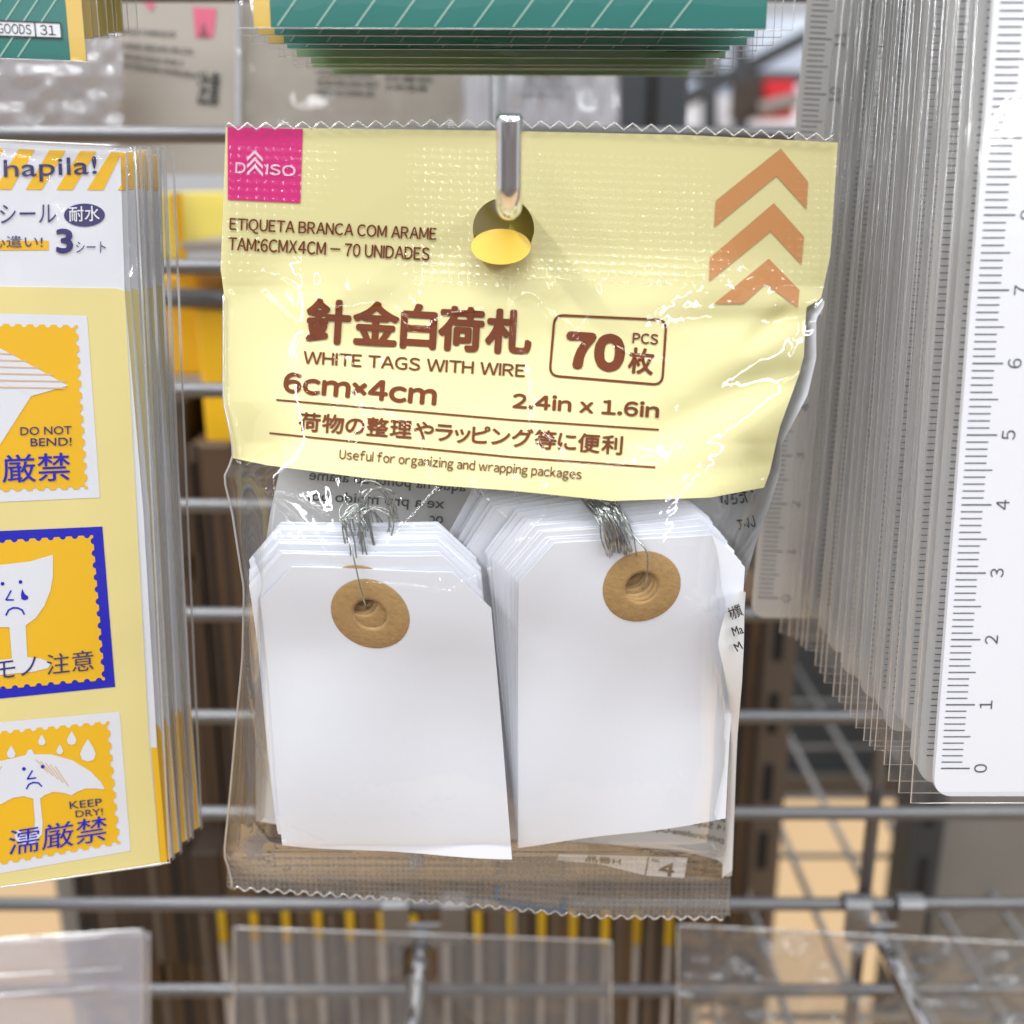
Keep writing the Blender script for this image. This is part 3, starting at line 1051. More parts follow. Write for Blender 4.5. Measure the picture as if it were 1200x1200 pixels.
# ------------------------------------------------------------------ the tags
def make_tag(tl, tr, bl, br, shift=(0, 0, 0), rot=0.0, bend=0.0, label="", group=None, wire=None, ringc=(0.0, -0.80), cut=0.55, warp=0.0):
    A, B, C, Dd = (P(*q) for q in (tl, tr, bl, br))
    W = np.linalg.norm(B - A)
    Hh = np.linalg.norm((A + B) / 2 - (C + Dd) / 2)
    en = np.cross(B - A, A - C)
    en /= np.linalg.norm(en)
    if en[1] > 0:
        en = -en
    cr_, sr_ = cos(rot), sin(rot)
    hole_r, ring_r, (hx_, hy_) = 0.26, 0.62, ringc
    cen = np.array([hx_, hy_])
    out = [(-W / 2 + cut, 0), (W / 2 - cut, 0), (W / 2, -cut * 1.1), (W / 2, -Hh), (-W / 2, -Hh), (-W / 2, -cut * 1.1)]
    th_o = []
    for a, b in zip(out, out[1:] + out[:1]):
        a, b = np.array(a), np.array(b)
        n = max(3, int(np.linalg.norm(b - a) / 0.25))
        th_o += [a + (b - a) * i / n for i in range(n)]
    th_o = np.array(th_o)

    def place(x, y, z):
        zz = z + bend * (np.clip(-y / Hh, 0, 1) - 0.5) ** 2 * 4 - bend + 0.03 * np.sin(x * 1.7 + rot * 60) * (1 + y / Hh) + 0.085 * np.sin(y * 1.15 + 0.5 * x + 0.6 + warp) * np.clip(-y / 1.5, 0, 1) + 0.028 * np.sin(2.3 * x - 0.9 * y + warp) * np.clip(-y / 1.5, 0.2, 1)
        yy = y + Hh                        # turn about the middle of the lower edge
        X = x * cr_ - yy * sr_ + shift[0]
        Y = x * sr_ + yy * cr_ - Hh + shift[1]
        a, b = (X / W + 0.5)[:, None], (-Y / Hh)[:, None]
        q = (A * (1 - a) + B * a) * (1 - b) + (C * (1 - a) + Dd * a) * b
        return q + np.outer(zz - shift[2], en)
    d = th_o - cen
    a_ = np.arctan2(d[:, 1], d[:, 0])
    inner = cen + hole_r * np.stack([np.cos(a_), np.sin(a_)], 1)
    n = len(th_o)
    rad = [0, 0.1, 0.2, 0.3, 0.4, 0.5, 0.6, 0.7, 0.8, 0.9, 1.0]
    V = []
    for z in (0.0, -0.026):
        for t in rad:
            q = inner + (th_o - inner) * t
            V.append(place(q[:, 0], q[:, 1], np.full(n, z)))
    V = np.concatenate(V)
    Fc = []
    R = len(rad)
    for k in range(R - 1):
        for i in range(n):
            j = (i + 1) % n
            Fc.append((k * n + i, (k + 1) * n + i, (k + 1) * n + j, k * n + j))
            Fc.append(((R + k) * n + i, (R + k) * n + j, (R + k + 1) * n + j, (R + k + 1) * n + i))
    N0 = len(V)
    V = np.concatenate([V, V[(R - 1) * n:R * n], V[(2 * R - 1) * n:2 * R * n], V[:n], V[R * n:(R + 1) * n]])
    for i in range(n):
        j = (i + 1) % n
        Fc.append((N0 + i, N0 + n + i, N0 + n + j, N0 + j))
        Fc.append((N0 + 2 * n + i, N0 + 2 * n + j, N0 + 3 * n + j, N0 + 3 * n + i))
    base = place(np.array([0.0]), np.array([-Hh]), np.array([0.0]))[0]
    t = thing("paper_tag", label, "paper tag", base, group)
    obj("card", V, Fc, M["paper"], t, True)
    # reinforcing ring: eyelet of kraft paper on the face
    m = 40
    aa = np.arange(m) * 2 * pi / m
    V = []
    for rr_, z in ((hole_r, -0.02), (hole_r, 0.012), (hole_r + 0.05, 0.016), (ring_r - 0.03, 0.014), (ring_r, 0.004)):
        V.append(place(hx_ + rr_ * np.cos(aa), hy_ + rr_ * np.sin(aa), np.full(m, z)))
    V = np.concatenate(V)
    Fc = [(k * m + i, (k + 1) * m + i, (k + 1) * m + (i + 1) % m, k * m + (i + 1) % m) for k in range(4) for i in range(m)]
    obj("reinforcement_ring", V, Fc, M["kraft"], t, True)
    hp = place(np.array([hx_]), np.array([hy_ + hole_r]), np.array([0.02]))[0]
    if wire is not None:
        wb = MB()
        for q in wire(hp):
            wb.tube(q, 0.0125, 6)
        wb.build("wire", M["steelwire"], t, True)
    return t


# left stack: bits of wire curl up in a loop above the tags
def left_wire(k):
    rg = random.Random(100 + k)
    def f(hp):
        j = lambda s: rg.uniform(-s, s)
        if k == 0:
            pts = [P(431, 714, 16.0), P(427, 705, 15.66), P(421, 682, 15.62), P(415, 656, 15.62), P(409, 632, 15.75), P(400, 610, 16.1), P(398, 598, 16.2), P(406, 590, 16.3), P(430, 594, 16.4), P(444, 612, 16.5), P(449, 632, 16.6)]
        else:
            g = k % 3
            bx_ = 404 + 24 * rg.random() + (18 if g == 2 else 0)
            ax = bx_ - 6 + j(10)
            tp = 592 + j(10) if g != 2 else 570 + j(7)
            D0 = 15.74 + 0.03 * k
            pts = [P(bx_ + 3, 668, 16.0 + 0.036 * k), P(bx_, 652 + j(4), D0 + 0.02), P(bx_ - 3 + j(6), 630 + j(5), D0), P(ax, 612 + j(4), D0), P(ax + j(5), tp + 8, D0 + 0.05), P(ax + 10 + j(4), tp - 2, D0 + 0.1), P(ax + 24 + j(5), tp + 3, D0 + 0.15),
                   P(ax + 32 + j(6), tp + 20 + j(6), D0 + 0.2), P(ax + 36 + j(8), tp + 42 + j(8), D0 + 0.25)]
            so = np.array([rg.uniform(-0.1, 0.1), rg.uniform(-0.03, 0.03), rg.uniform(-0.05, 0.05)])
            more = [p + so + np.array([rg.uniform(-0.02, 0.02), 0, rg.uniform(-0.02, 0.02)]) for p in pts[1:]]
            return [spline(pts, 6), spline([pts[0]] + more, 6)] if k % 2 else [spline(pts, 6)]
        return [spline(pts, 6)]
    return f


def right_wire(k):
    rg = random.Random(300 + k)
    def f(hp):
        j = lambda s: rg.uniform(-s, s)
        if k == 0:
            pts = [P(753, 690, 16.1), P(757, 681, 15.74), P(759, 662, 15.7), P(757, 645, 15.7), P(744, 630, 15.72), P(735, 618, 15.74), P(724, 600, 15.8), P(708, 584, 16.2), P(690, 562, 16.6), P(676, 552, 16.8)]
        else:
            t = rg.random()
            bx_ = 712 + 34 * t
            by_ = max(632, 654 - 18 * rg.random() - 0.6 * k)
            D0 = 15.76 + 0.010 * k
            pts = [P(bx_ + 2, by_ + 14, 16.1 + 0.03 * k), P(bx_, by_, D0 + 0.02), P(bx_ - 3 + j(3), by_ - 16, D0 - 0.02), P(bx_ - 12 + j(4), by_ - 36, D0 + 0.0), P(688 + 36 * t + j(6), 588 + j(3), 16.22),
                   P(674 + 30 * t + j(6), 560 + j(3), 16.6)]
            so = np.array([rg.uniform(-0.09, 0.09), rg.uniform(-0.02, 0.02), rg.uniform(-0.03, 0.03)])
            more = [p + so + np.array([rg.uniform(-0.015, 0.015), 0, rg.uniform(-0.015, 0.015)]) for p in pts[1:]]
            return [spline(pts, 6), spline([pts[0]] + more, 6)] if k % 2 else [spline(pts, 6)]
        return [spline(pts, 6)]
    return f


GL, GR = "white paper tags of the left stack", "white paper tags of the right stack"
LT = ((300, 664, 15.75), (572, 671, 15.75), (331, 990, 15.95), (600, 1003, 15.95))
for k in range(13):
    rg = random.Random(k)
    if k == 0:
        sh, rt, lab = (0, 0, 0), 0, "foremost white paper tag of the left stack, brown ring fully in view"
    elif k == 1:
        sh, rt, lab = (-0.06, 0.22, 0.05), 0.016, "second white tag of the left stack, top of its brown ring peeping above the first"
    elif k == 2:
        sh, rt, lab = (-0.08, 0.26, 0.09), 0.022, "third white tag of the left stack, chamfered corner just behind the second"
    else:
        sh, rt, lab = (-0.08 + rg.uniform(-0.05, 0.06), 0.26 + 0.028 * k + rg.uniform(-0.02, 0.02), 0.05 + 0.036 * k), 0.022 + rg.uniform(-0.014, 0.014), \
            "white paper tag deep in the left stack, only its top edge and wire showing"
    make_tag(*LT, shift=sh, rot=rt, bend=0.05, label=lab, group=GL, wire=left_wire(k), ringc=(-0.10, -0.78), warp=0.02 * k)
RT = ((608, 640, 15.9), (876, 624, 16.05), (607, 990, 16.2), (850, 958, 16.3))
for k in range(24):
    rg = random.Random(50 + k)
    if k == 0:
        sh, rt, lab = (0, 0, 0), 0, "foremost white tag of the right stack, tilted brown ring with a wire"
    elif k < 11:
        sh, rt, lab = (-0.006 * k + rg.uniform(-0.008, 0.008), 0.062 * k + rg.uniform(-0.02, 0.02), 0.032 * k), 0.0098 * k + rg.uniform(-0.003, 0.003), \
            "white tag in the front half of the right stack, only its edges showing"
    else:
        sh, rt, lab = (-0.10 + rg.uniform(-0.05, 0.02), 0.68 + 0.03 * (k - 10) + rg.uniform(-0.02, 0.02), 0.05 + 0.034 * k), 0.125 + 0.006 * (k - 10) + rg.uniform(-0.02, 0.015), \
            "white tag in the rear half of the right stack, corner fanned out between stacks"
    make_tag(*RT, shift=sh, rot=rt, bend=0.06, label=lab, group=GR, wire=right_wire(k), ringc=(0.16, -0.82), warp=1.1 + 0.02 * k)

# ------------------------------------------------------------------ sticker packs on the left
SPL = Plane((0, 170, 17.4), (160, 178, 18.1), (195, 1010, 17.0))


def spd(off):
    return lambda x, y: SPL.D(x, y, off)


def sticker_edge(y):
    return np.interp(y, [165, 1012], [162, 196])


sp_o = P(60, 1035, 17.0)
sk = thing("sticker_pack", "front sticker pack with yellow stamp designs for fragile parcels in a clear sleeve", "sticker pack", sp_o, "sticker packs hanging at the left")
LX = -130


def sp_patch(name, poly, mat, z, parent=sk):
    p = np.array(poly, float)
    pts = PA(p[:, 0], p[:, 1], SPL.D(p[:, 0], p[:, 1], z))
    return obj(name, pts, [tuple(range(len(p)))], mat, parent)


def sp_patches(name, polys, mat, z, parent=sk):
    mb = MB()
    for poly in polys:
        p = np.array(poly, float)
        mb.add(PA(p[:, 0], p[:, 1], SPL.D(p[:, 0], p[:, 1], z)), [tuple(range(len(p)))])
    return mb.build(name, mat, parent)


def sp_text(body, bl, br, h, mat, bold=0.0, z=0.02, up=None, parent=sk, name="lettering"):
    return lettering(name, body, bl, br, h, spd(z), mat, parent, bold, up=up, off=0.0)


# card with thickness
cardo = [(LX, 160), (141, 176), (146, 340), (168, 600), (184, 875), (196, 1010), (188, 1014), (LX, 1058)]


def slab(name, poly, plane, z0, z1, mat, parent):
    p = np.array(poly, float)
    V = np.concatenate([PA(p[:, 0], p[:, 1], plane.D(p[:, 0], p[:, 1], z)) for z in (z1, z0)])
    n = len(p)
    return obj(name, V, [tuple(range(n)), tuple(range(2 * n - 1, n - 1, -1))] + [(i, n + i, n + (i + 1) % n, (i + 1) % n) for i in range(n)], mat, parent)


slab("card", cardo, SPL, -0.03, 0.0, M["card_white"], sk)
sp_patch("orange_strip", [(177, 876), (184.5, 876), (196, 1010), (188, 1013)], M["orange"], 0.006)
slab("backing_sheet", [(LX, 334), (136, 338), (146, 341), (160, 600), (175, 875), (188, 1012), (LX, 1058)], SPL, 0.008, 0.02, M["cream"], sk)
# striped heading
st = []
yt_, yb_ = lambda x: 174 + 0.03 * x, lambda x: 222 + 0.006 * x
for x0 in range(-150, 190, 36):
    q = []
    for (xx, tt) in ((x0, 1), (x0 + 19, 1), (x0 + 47, 0), (x0 + 28, 0)):
        q.append((min(max(xx, LX), 143), (yb_ if tt else yt_)(xx)))
    if q[3][0] >= 143 and q[0][0] >= 143:
        continue
    if q[2][0] - q[3][0] < 1 and q[3][0] >= 143:
        t = (143 - x0) / 28.0
        q[2] = q[3] = (143, yb_(143) + (yt_(143) - yb_(143)) * min(1, t))
        q = [q[0], q[1] if x0 + 19 < 143 else (143, yb_(143)), q[3]]
    st.append(q)
sp_patches("stripe_heading", st, M["orange"], 0.008)
N_ = M["navy"]
sp_text("hapila!", (5, 214), (114, 210), 27, N_, 0.004)
sp_text("ミシール", (-22, 262), (66, 261), 22, N_, 0.0)
sp_patch("oval_badge", ell(99, 252, 24, 13.5), N_, 0.012)
sp_text("耐水", (81, 260), (117, 259), 18, M["card_white"], 0.01, 0.022)
sp_patch("underline_bar", [(LX, 283), (57, 282), (57, 293), (LX, 294)], M["orange"], 0.008)
sp_text("心遣い!", (-12, 290), (50, 290), 14, N_, 0.0)
sp_text("3", (66, 297), (86, 296.5), 29, N_, 0.03)
sp_text("シート", (89, 296), (124, 296), 13, N_, 0.0)


def stamp(fr, inn, frmat, zb=0.028):
    f = sp_patch("stamp_sticker", fr, frmat, zb)
    sp_patch("stamp_print", scallop(*inn), M["orange"], zb + 0.008, f)
    return f


W_ = M["card_white"]
s1 = stamp([(LX, 364), (102, 370), (117, 583), (LX, 594)], ((LX + 12, 377), (91, 381), (103, 573), (LX + 14, 580)), W_)
sp_patch("envelope_shape", [(-100, 360 + 20), (0, 447), (38, 462), (34, 468), (0, 521), (-60, 560)], W_, 0.044, s1)
sp_patch("envelope_shape", [(-100, 388), (-40, 388), (0, 408), (80, 452), (37, 464), (0, 447)], M["card_white"], 0.046, s1)
sp_patches("hatch", stroke([(-40, 404), (-5, 406)], 2) + [q for k in range(6) for q in stroke([(-40, 413 + 8 * k), (min(76, 10 + 15 * k + 6), 415 + 8 * k)], 1.6)], M["hatch"], 0.052, s1)
sp_text("DO NOT", (24, 510), (84, 508.5), 9.5, N_, 0.004, 0.046, parent=s1)
sp_text("BEND!", (36, 523), (84, 522), 9.5, N_, 0.004, 0.046, parent=s1)
sp_text("厳禁", (3, 566), (83, 563), 33, M["blue"], 0.006, 0.046, parent=s1)
s2 = stamp([(LX, 628), (120, 617), (135, 805), (LX, 832)], ((LX + 12, 640), (109, 627), (123, 797), (LX + 14, 818)), M["blue"])
gl = [(-62, 668), (0, 662), (35, 658), (62, 650), (62, 676), (59, 692), (52, 710), (42, 724), (30, 733)]
gl += [(32, 770), (48, 772), (60, 777), (56, 783), (40, 787), (0, 791), (-20, 790), (-26, 782), (-4, 774), (14, 772), (11, 735), (-10, 735), (-40, 720), (-58, 695)]
sp_patch("glass_picture", gl, W_, 0.046, s2)
fc = [ell(3, 684, 2.2, 2.2), ell(24, 682, 2.2, 2.2)] + stroke([(13, 692), (7, 703), (16, 703)], 1.8)
fc += [[(26, 690), (29, 696), (33, 699), (33, 702), (29, 703.5), (25, 702), (24.5, 697)]] + stroke([(7, 721), (10, 715), (15, 712.3), (21, 712.5), (26, 715), (28.5, 720)], 2)
sp_patches("face_mark", fc, M["blue"], 0.054, s2)
sp_text("モノ", (-4, 796), (43, 790), 21, N_, 0.0, 0.054, up=(-0.03, -1), parent=s2)
sp_text("注意", (55, 791), (110, 785), 24, N_, 0.0, 0.054, up=(-0.03, -1), parent=s2)
s3 = stamp([(LX, 858), (140, 834), (153, 997), (LX, 1046)], ((LX + 12, 868), (128, 845), (141, 989), (LX + 14, 1034)), W_)
um = [(-55, 945), (-52, 930), (-40, 912), (-20, 898), (0, 892), (30, 885), (33, 879), (37, 878), (40, 884), (60, 884), (85, 891), (106, 904), (118, 916), (123, 925), (112, 924), (100, 924), (90, 928), (84, 932),
      (74, 929), (62, 928), (52, 932), (47, 936), (50, 965), (49, 978), (40, 988), (28, 990), (18, 984), (17, 976), (22, 972), (27, 978), (34, 979), (40, 974), (41, 962), (39, 936), (28, 933), (15, 935), (2, 942), (-10, 942), (-30, 942)]
sp_patch("umbrella_picture", um, W_, 0.046, s3)
hb = []
for k in range(5):
    hb += stroke([(42 + 7 * k * 0.8, 890 + 2 * k), (56 + 6 * k, 905 + 4 * k)], 1.2) + stroke([(2 - 9 * k, 898 + 3 * k), (-4 - 9 * k, 908 + 4 * k)], 1.2)
sp_patches("hatch", hb, M["hatch"], 0.05, s3)


def drop(x, y, s):
    return [(x, y - 1.3 * s), (x + 0.5 * s, y - 0.5 * s), (x + 0.8 * s, y + 0.2 * s), (x + 0.6 * s, y + 0.8 * s), (x, y + s), (x - 0.6 * s, y + 0.8 * s), (x - 0.8 * s, y + 0.2 * s), (x - 0.5 * s, y - 0.5 * s)]


sp_patches("raindrop", [drop(13, 882, 6.5), drop(49, 868, 5.5), drop(84, 866, 7), drop(70, 879, 5), drop(103, 881, 11.5)], W_, 0.046, s3)
fc = [ell(28, 901, 2.2, 2.2), ell(50, 898.5, 2.2, 2.2)] + stroke([(38, 903), (32, 913), (42, 911.5)], 1.8) + stroke([(31, 924.5), (34, 919), (39, 917), (45, 917.5), (49, 921.5)], 1.8)
sp_patches("face_mark", fc, M["blue"], 0.054, s3)
sp_text("KEEP", (82, 948), (120, 944), 8.5, N_, 0.004, 0.046, parent=s3)
sp_text("DRY!", (89, 958), (121, 955), 8, N_, 0.004, 0.046, parent=s3)
sp_text("濡厳禁", (10, 1003), (125, 985), 30, M["blue"], 0.0, 0.054, up=(0.02, -1), parent=s3)
SCR = [([(-20, 184), (20, 184), (48, 197), (62, 225), (70, 262)], 0.05, 3.2, 1.2), ([(40, 186), (90, 190), (150, 180)], 0.02, 2.2, 0.8), ([(150, 176), (158, 184), (150, 196)], 0.05, 3.0, 1.2),
       ([(150, 288), (160, 300), (166, 330)], 0.02, 2.4, 0.5)]


def sleeve_grid(plane, xl, xr, yt, yb, z, nx, ny, creases=None, amp=0.01, cells=(14, 6), seed=1):
    v = np.linspace(0, 1, ny)[:, None]
    u = np.linspace(0, 1, nx)[None, :]
    py = 500 + 0 * u + 0 * v
    for _ in range(3):
        a, b = xl(py), xr(py)
        px = a + (b - a) * u
        py = yt(px) + (yb(px) - yt(px)) * v
    H = amp * smooth_noise(px.shape, cells, seed)
    if creases:
        H = H + crease_field(px, py, creases, seed)
    D = plane.D(px, py, z) - H
    return PA(px, py, D).reshape(-1, 3), gridfaces(nx, ny), px, py, D


V, Fc, gx, gy, gD = sleeve_grid(SPL, lambda y: LX + 0 * y, lambda y: np.interp(y, [168, 1012], [158, 199]), lambda x: 165 + 0.045 * x, lambda x: 1040 - 0.148 * x, 0.09, 150, 300, SCR, 0.012)
obj("sleeve", V, Fc, M["film"], sk, True)
MB().tube([P(gx[i, -1], gy[i, -1], gD[i, -1]) for i in range(0, 300, 10)] + [P(gx[-1, i], gy[-1, i], gD[-1, i]) for i in range(149, 0, -20)], 0.02, 6).build("sleeve_edge", M["sleeve_edge"], sk, True)
MB().tube([P(gx[0, i], gy[0, i], gD[0, i]) for i in range(0, 150, 10)], 0.025, 6).build("sleeve_edge", M["sleeve_edge"], sk, True)

# the packs behind: the same card, sleeve and backing, seen edge-on
pos = ["second from the front, its white heading edge just showing", "third from the front, just behind the second"]
SB = np.array([-0.2, -1.0, 0.0])
for k in range(1, 8):
    rg = random.Random(900 + k)
    dz = -0.17 * k
    lab = "sticker pack directly behind the front one, only its right edge showing" if k == 1 else ("rearmost sticker pack at the left, its sleeve edge next to the wires" if k == 7 else "sticker pack inside the hanging stack, only a thin right edge showing")
    b = thing("sticker_pack", lab, "sticker pack", sp_o + SB * dz, "sticker packs hanging at the left")
    j = rg.uniform(-3, 3)
    def tr(poly):
        out = []
        for (x, y) in poly:
            out.append((x + j, y + j * 0.6 + (2 if k % 2 else -1)))
        return out
    p = np.array(tr(cardo), float)
    base = PA(p[:, 0], p[:, 1], SPL.D(p[:, 0], p[:, 1]))
    n = len(p)
    V = np.concatenate([base + SB * dz, base + SB * (dz - 0.04)])
    obj("card", V, [tuple(range(n)), tuple(range(2 * n - 1, n - 1, -1))] + [(i, n + i, n + (i + 1) % n, (i + 1) % n) for i in range(n)], M["card_white"], b)
    for nm, poly, mt, zo in (("backing_sheet", [(LX, 334), (136, 338), (147, 341), (162, 600), (177, 875), (188, 1012), (LX, 1058)], M["cream"], 0.012), ("orange_strip", [(178, 850), (184.5, 860), (196, 1010), (188, 1013)], M["orange"], 0.02),
                             ("stripe_heading", [(118, 176), (141, 177), (142, 221), (110, 221)], M["orange"], 0.012)):
        p = np.array(tr(poly), float)
        obj(nm, PA(p[:, 0], p[:, 1], SPL.D(p[:, 0], p[:, 1])) + SB * (dz + zo), [tuple(range(len(p)))], mt, b)
    p = np.array(tr([(LX, 160), (158, 170), (178, 600), (199, 1012), (LX, 1060)]), float)
    obj("sleeve", PA(p[:, 0], p[:, 1], SPL.D(p[:, 0], p[:, 1])) + SB * (dz + 0.09), [tuple(range(len(p)))], M["sleeve"], b)
    q = PA(p[1:4, 0], p[1:4, 1], SPL.D(p[1:4, 0], p[1:4, 1])) + SB * (dz + 0.05)
    e = spline(list(q), 6)
    MB().add([a for a in e] + [a - SPL.n * 0.12 + np.array([0.05, 0, 0]) for a in e], [(i, i + 1, len(e) + i + 1, len(e) + i) for i in range(len(e) - 1)]).build("sleeve_edge", M["sleeve_edge"], b, True)

# ------------------------------------------------------------------ rulers in sleeves on the right
TILT = radians(6.3)
RU = np.array([0, sin(TILT), cos(TILT)])
RN = np.array([0, -cos(TILT), sin(TILT)])
digits = {n: glyphs(str(n), True) for n in range(0, 16)}


def ruler_body(o, wd, length, th, cr):
    out = []
    for (cx, cy_, a0) in ((cr, cr, 180), (wd - cr, cr, 270), (wd - cr, length - cr, 0), (cr, length - cr, 90)):
        for k in range(7):
            a = radians(a0 + 15 * k)
            out.append((cx + cr * cos(a), cy_ + cr * sin(a)))
    n = len(out)
    V = [o + np.array([1, 0, 0]) * x + RU * y for x, y in out] + [o + np.array([1, 0, 0]) * x + RU * y - RN * th for x, y in out]
    return V, [tuple(range(n)), tuple(range(2 * n - 1, n - 1, -1))] + [(i, n + i, n + (i + 1) % n, (i + 1) % n) for i in range(n)]


EX = np.array([1.0, 0, 0])


def make_ruler(o, label, sc=1.0, mat=None, nums=True, top=12):
    """o: lower left corner of the ruler (cm); zero mark 0.45 cm above"""
    t = thing("ruler", label, "ruler", o, "rulers hanging at the right")
    V, Fc = ruler_body(o, 3.2, 18.0, 0.1, 0.28)
    obj("blade", V, Fc, mat or M["ruler"], t)
    mb = MB()
    z0 = 0.47
    for k in range(0, top * 10 + 1):
        L_ = 0.45 if k % 10 == 0 else (0.42 if k % 5 == 0 else 0.325)
        wd = 0.021 if k % 10 == 0 else 0.017
        y = z0 + k * 0.1 * sc
        a = o + EX * 0.09 + RU * (y - wd / 2) + RN * 0.006
        mb.add([a, a + EX * L_, a + EX * L_ + RU * wd, a + RU * wd], [(0, 1, 2, 3)])
    mb.build("graduations", M["tick"], t)
    if nums:
        mb = MB()
        for n in range(0, top + 1):
            v, f = digits[n]
            h = 0.185
            cw = v.min(0), v.max(0)
            v2 = (v - (cw[0] + cw[1]) / 2) * (h / 0.7)
            # figures read along the ruler: turned a quarter turn, tops to the left
            pts = [o + EX * (0.71 - q[1]) + RU * (z0 + n * sc + q[0]) + RN * 0.006 for q in v2]
            mb.add(pts, f)
        mb.build("numerals", M["tick"], t)
    return t


def make_sleeve(o, label, wd=3.75, length=18.8, seed=0):
    """clear sleeve round a ruler; o is the sleeve's lower left corner"""
    t = thing("ruler_sleeve", label, "plastic sleeve", o, "clear sleeves of the rulers")
    n = 24
    rg = np.random.default_rng(seed)
    V = []
    ys = np.linspace(0, length, n)
    xs = [0, 0.05, 0.2, 0.45, 1.2, 2.2, wd]
    for y in ys:
        for x in xs:
            bulg = 0.07 * min(1, y / 0.5) * (0 if x == 0 else 1) + 0.012 * rg.normal() * (1 if 0 < x < wd else 0)
            V.append(o + EX * x + RU * y + RN * bulg)
    obj("front_film", np.array(V), gridfaces(len(xs), n), M["sleeve"], t, True)
    V = []
    for y in ys:
        for x in xs:
            bulg = -0.14 * min(1, y / 0.5) * (0 if x == 0 else 1)
            V.append(o + EX * x + RU * y + RN * bulg)
    obj("back_film", np.array(V), gridfaces(len(xs), n), M["sleeve"], t, True)
    MB().tube([o + RU * y for y in (length, 8, 0)] + [o + EX * x for x in (0.6, 2, wd)], 0.010, 6).build("welded_edge", M["sleeve_edge"], t, True)
    return t


corner = [((1067, 941), 14.9), ((1041, 915), 15.5), ((1036, 896), 15.9), ((1025, 879), 16.3), ((1012, 868), 16.65), ((996, 841), 17.35), ((990, 832), 17.65), ((976, 816), 18.15), ((966, 800), 18.6), ((955, 780), 19.25),
          ((944, 762), 19.9), ((933, 750), 20.4), ((914, 742), 21.0)]
corner = corner + [((1053, 929), 15.2), ((1019, 874), 16.45), ((1003, 853), 17.0), ((983, 823), 17.9), ((961, 789), 18.9), ((939, 757), 20.15), ((924, 746), 20.7)]
corner.sort(key=lambda c: c[1])
EX0, RU0 = EX.copy(), RU.copy()


def roll(a):
    global EX, RU
    EX, RU = EX0 * cos(a) - RU0 * sin(a), RU0 * cos(a) + EX0 * sin(a)


for i, ((cx, cy_), Dk) in enumerate(corner):
    o = P(cx, cy_, Dk)
    rg = random.Random(700 + i)
    roll(0.045 * (Dk - 14.9) / 6.1 + (rg.uniform(-0.008, 0.008) if i else 0))
    ro = o + EX * (0.36 + (0 if i == 0 else rg.uniform(-0.12, 0.04))) + RU * (0.10 + (0 if i == 0 else rg.uniform(0, 0.5))) - RN * 0.03
    if i == 0:
        lab, lab2 = "front white ruler with clear numerals 0 to 9", "front clear sleeve holding the fully visible white ruler"
    elif i == len(corner) - 1:
        lab, lab2 = "dim ruler near the back of the stack beside the pale yellow pack", "rearmost clear sleeve of the ruler stack, highest lower corner"
    elif i == 1:
        lab, lab2 = "white ruler directly behind the front one, only its tick marks showing", "clear sleeve directly behind the front one, its square corner sticking out below"
    elif Dk < 17.6:
        lab, lab2 = "ruler in the front half of the stack, only a strip of tick marks showing", "clear sleeve in the front half of the ruler stack, only its left edge showing"
    else:
        lab, lab2 = "ruler in the rear half of the stack, only a dim strip of tick marks showing", "clear sleeve in the rear half of the ruler stack, only its left edge showing"
    make_ruler(ro, lab, 1.05, None if i < 1 else M["ruler_back"], nums=(i == 0), top=14)
    make_sleeve(o, lab2, seed=i)
roll(0.047)
make_ruler(P(881, 724, 21.8), "rearmost beige ruler standing out at the left of the stack, zero mark in view", 1.04, M["ruler_back"], True, 14)
# hook of the rulers, mostly hidden by them
h0 = np.array([P(1150, 30, 16)[0] + 0.6, -0.3, 125.6])

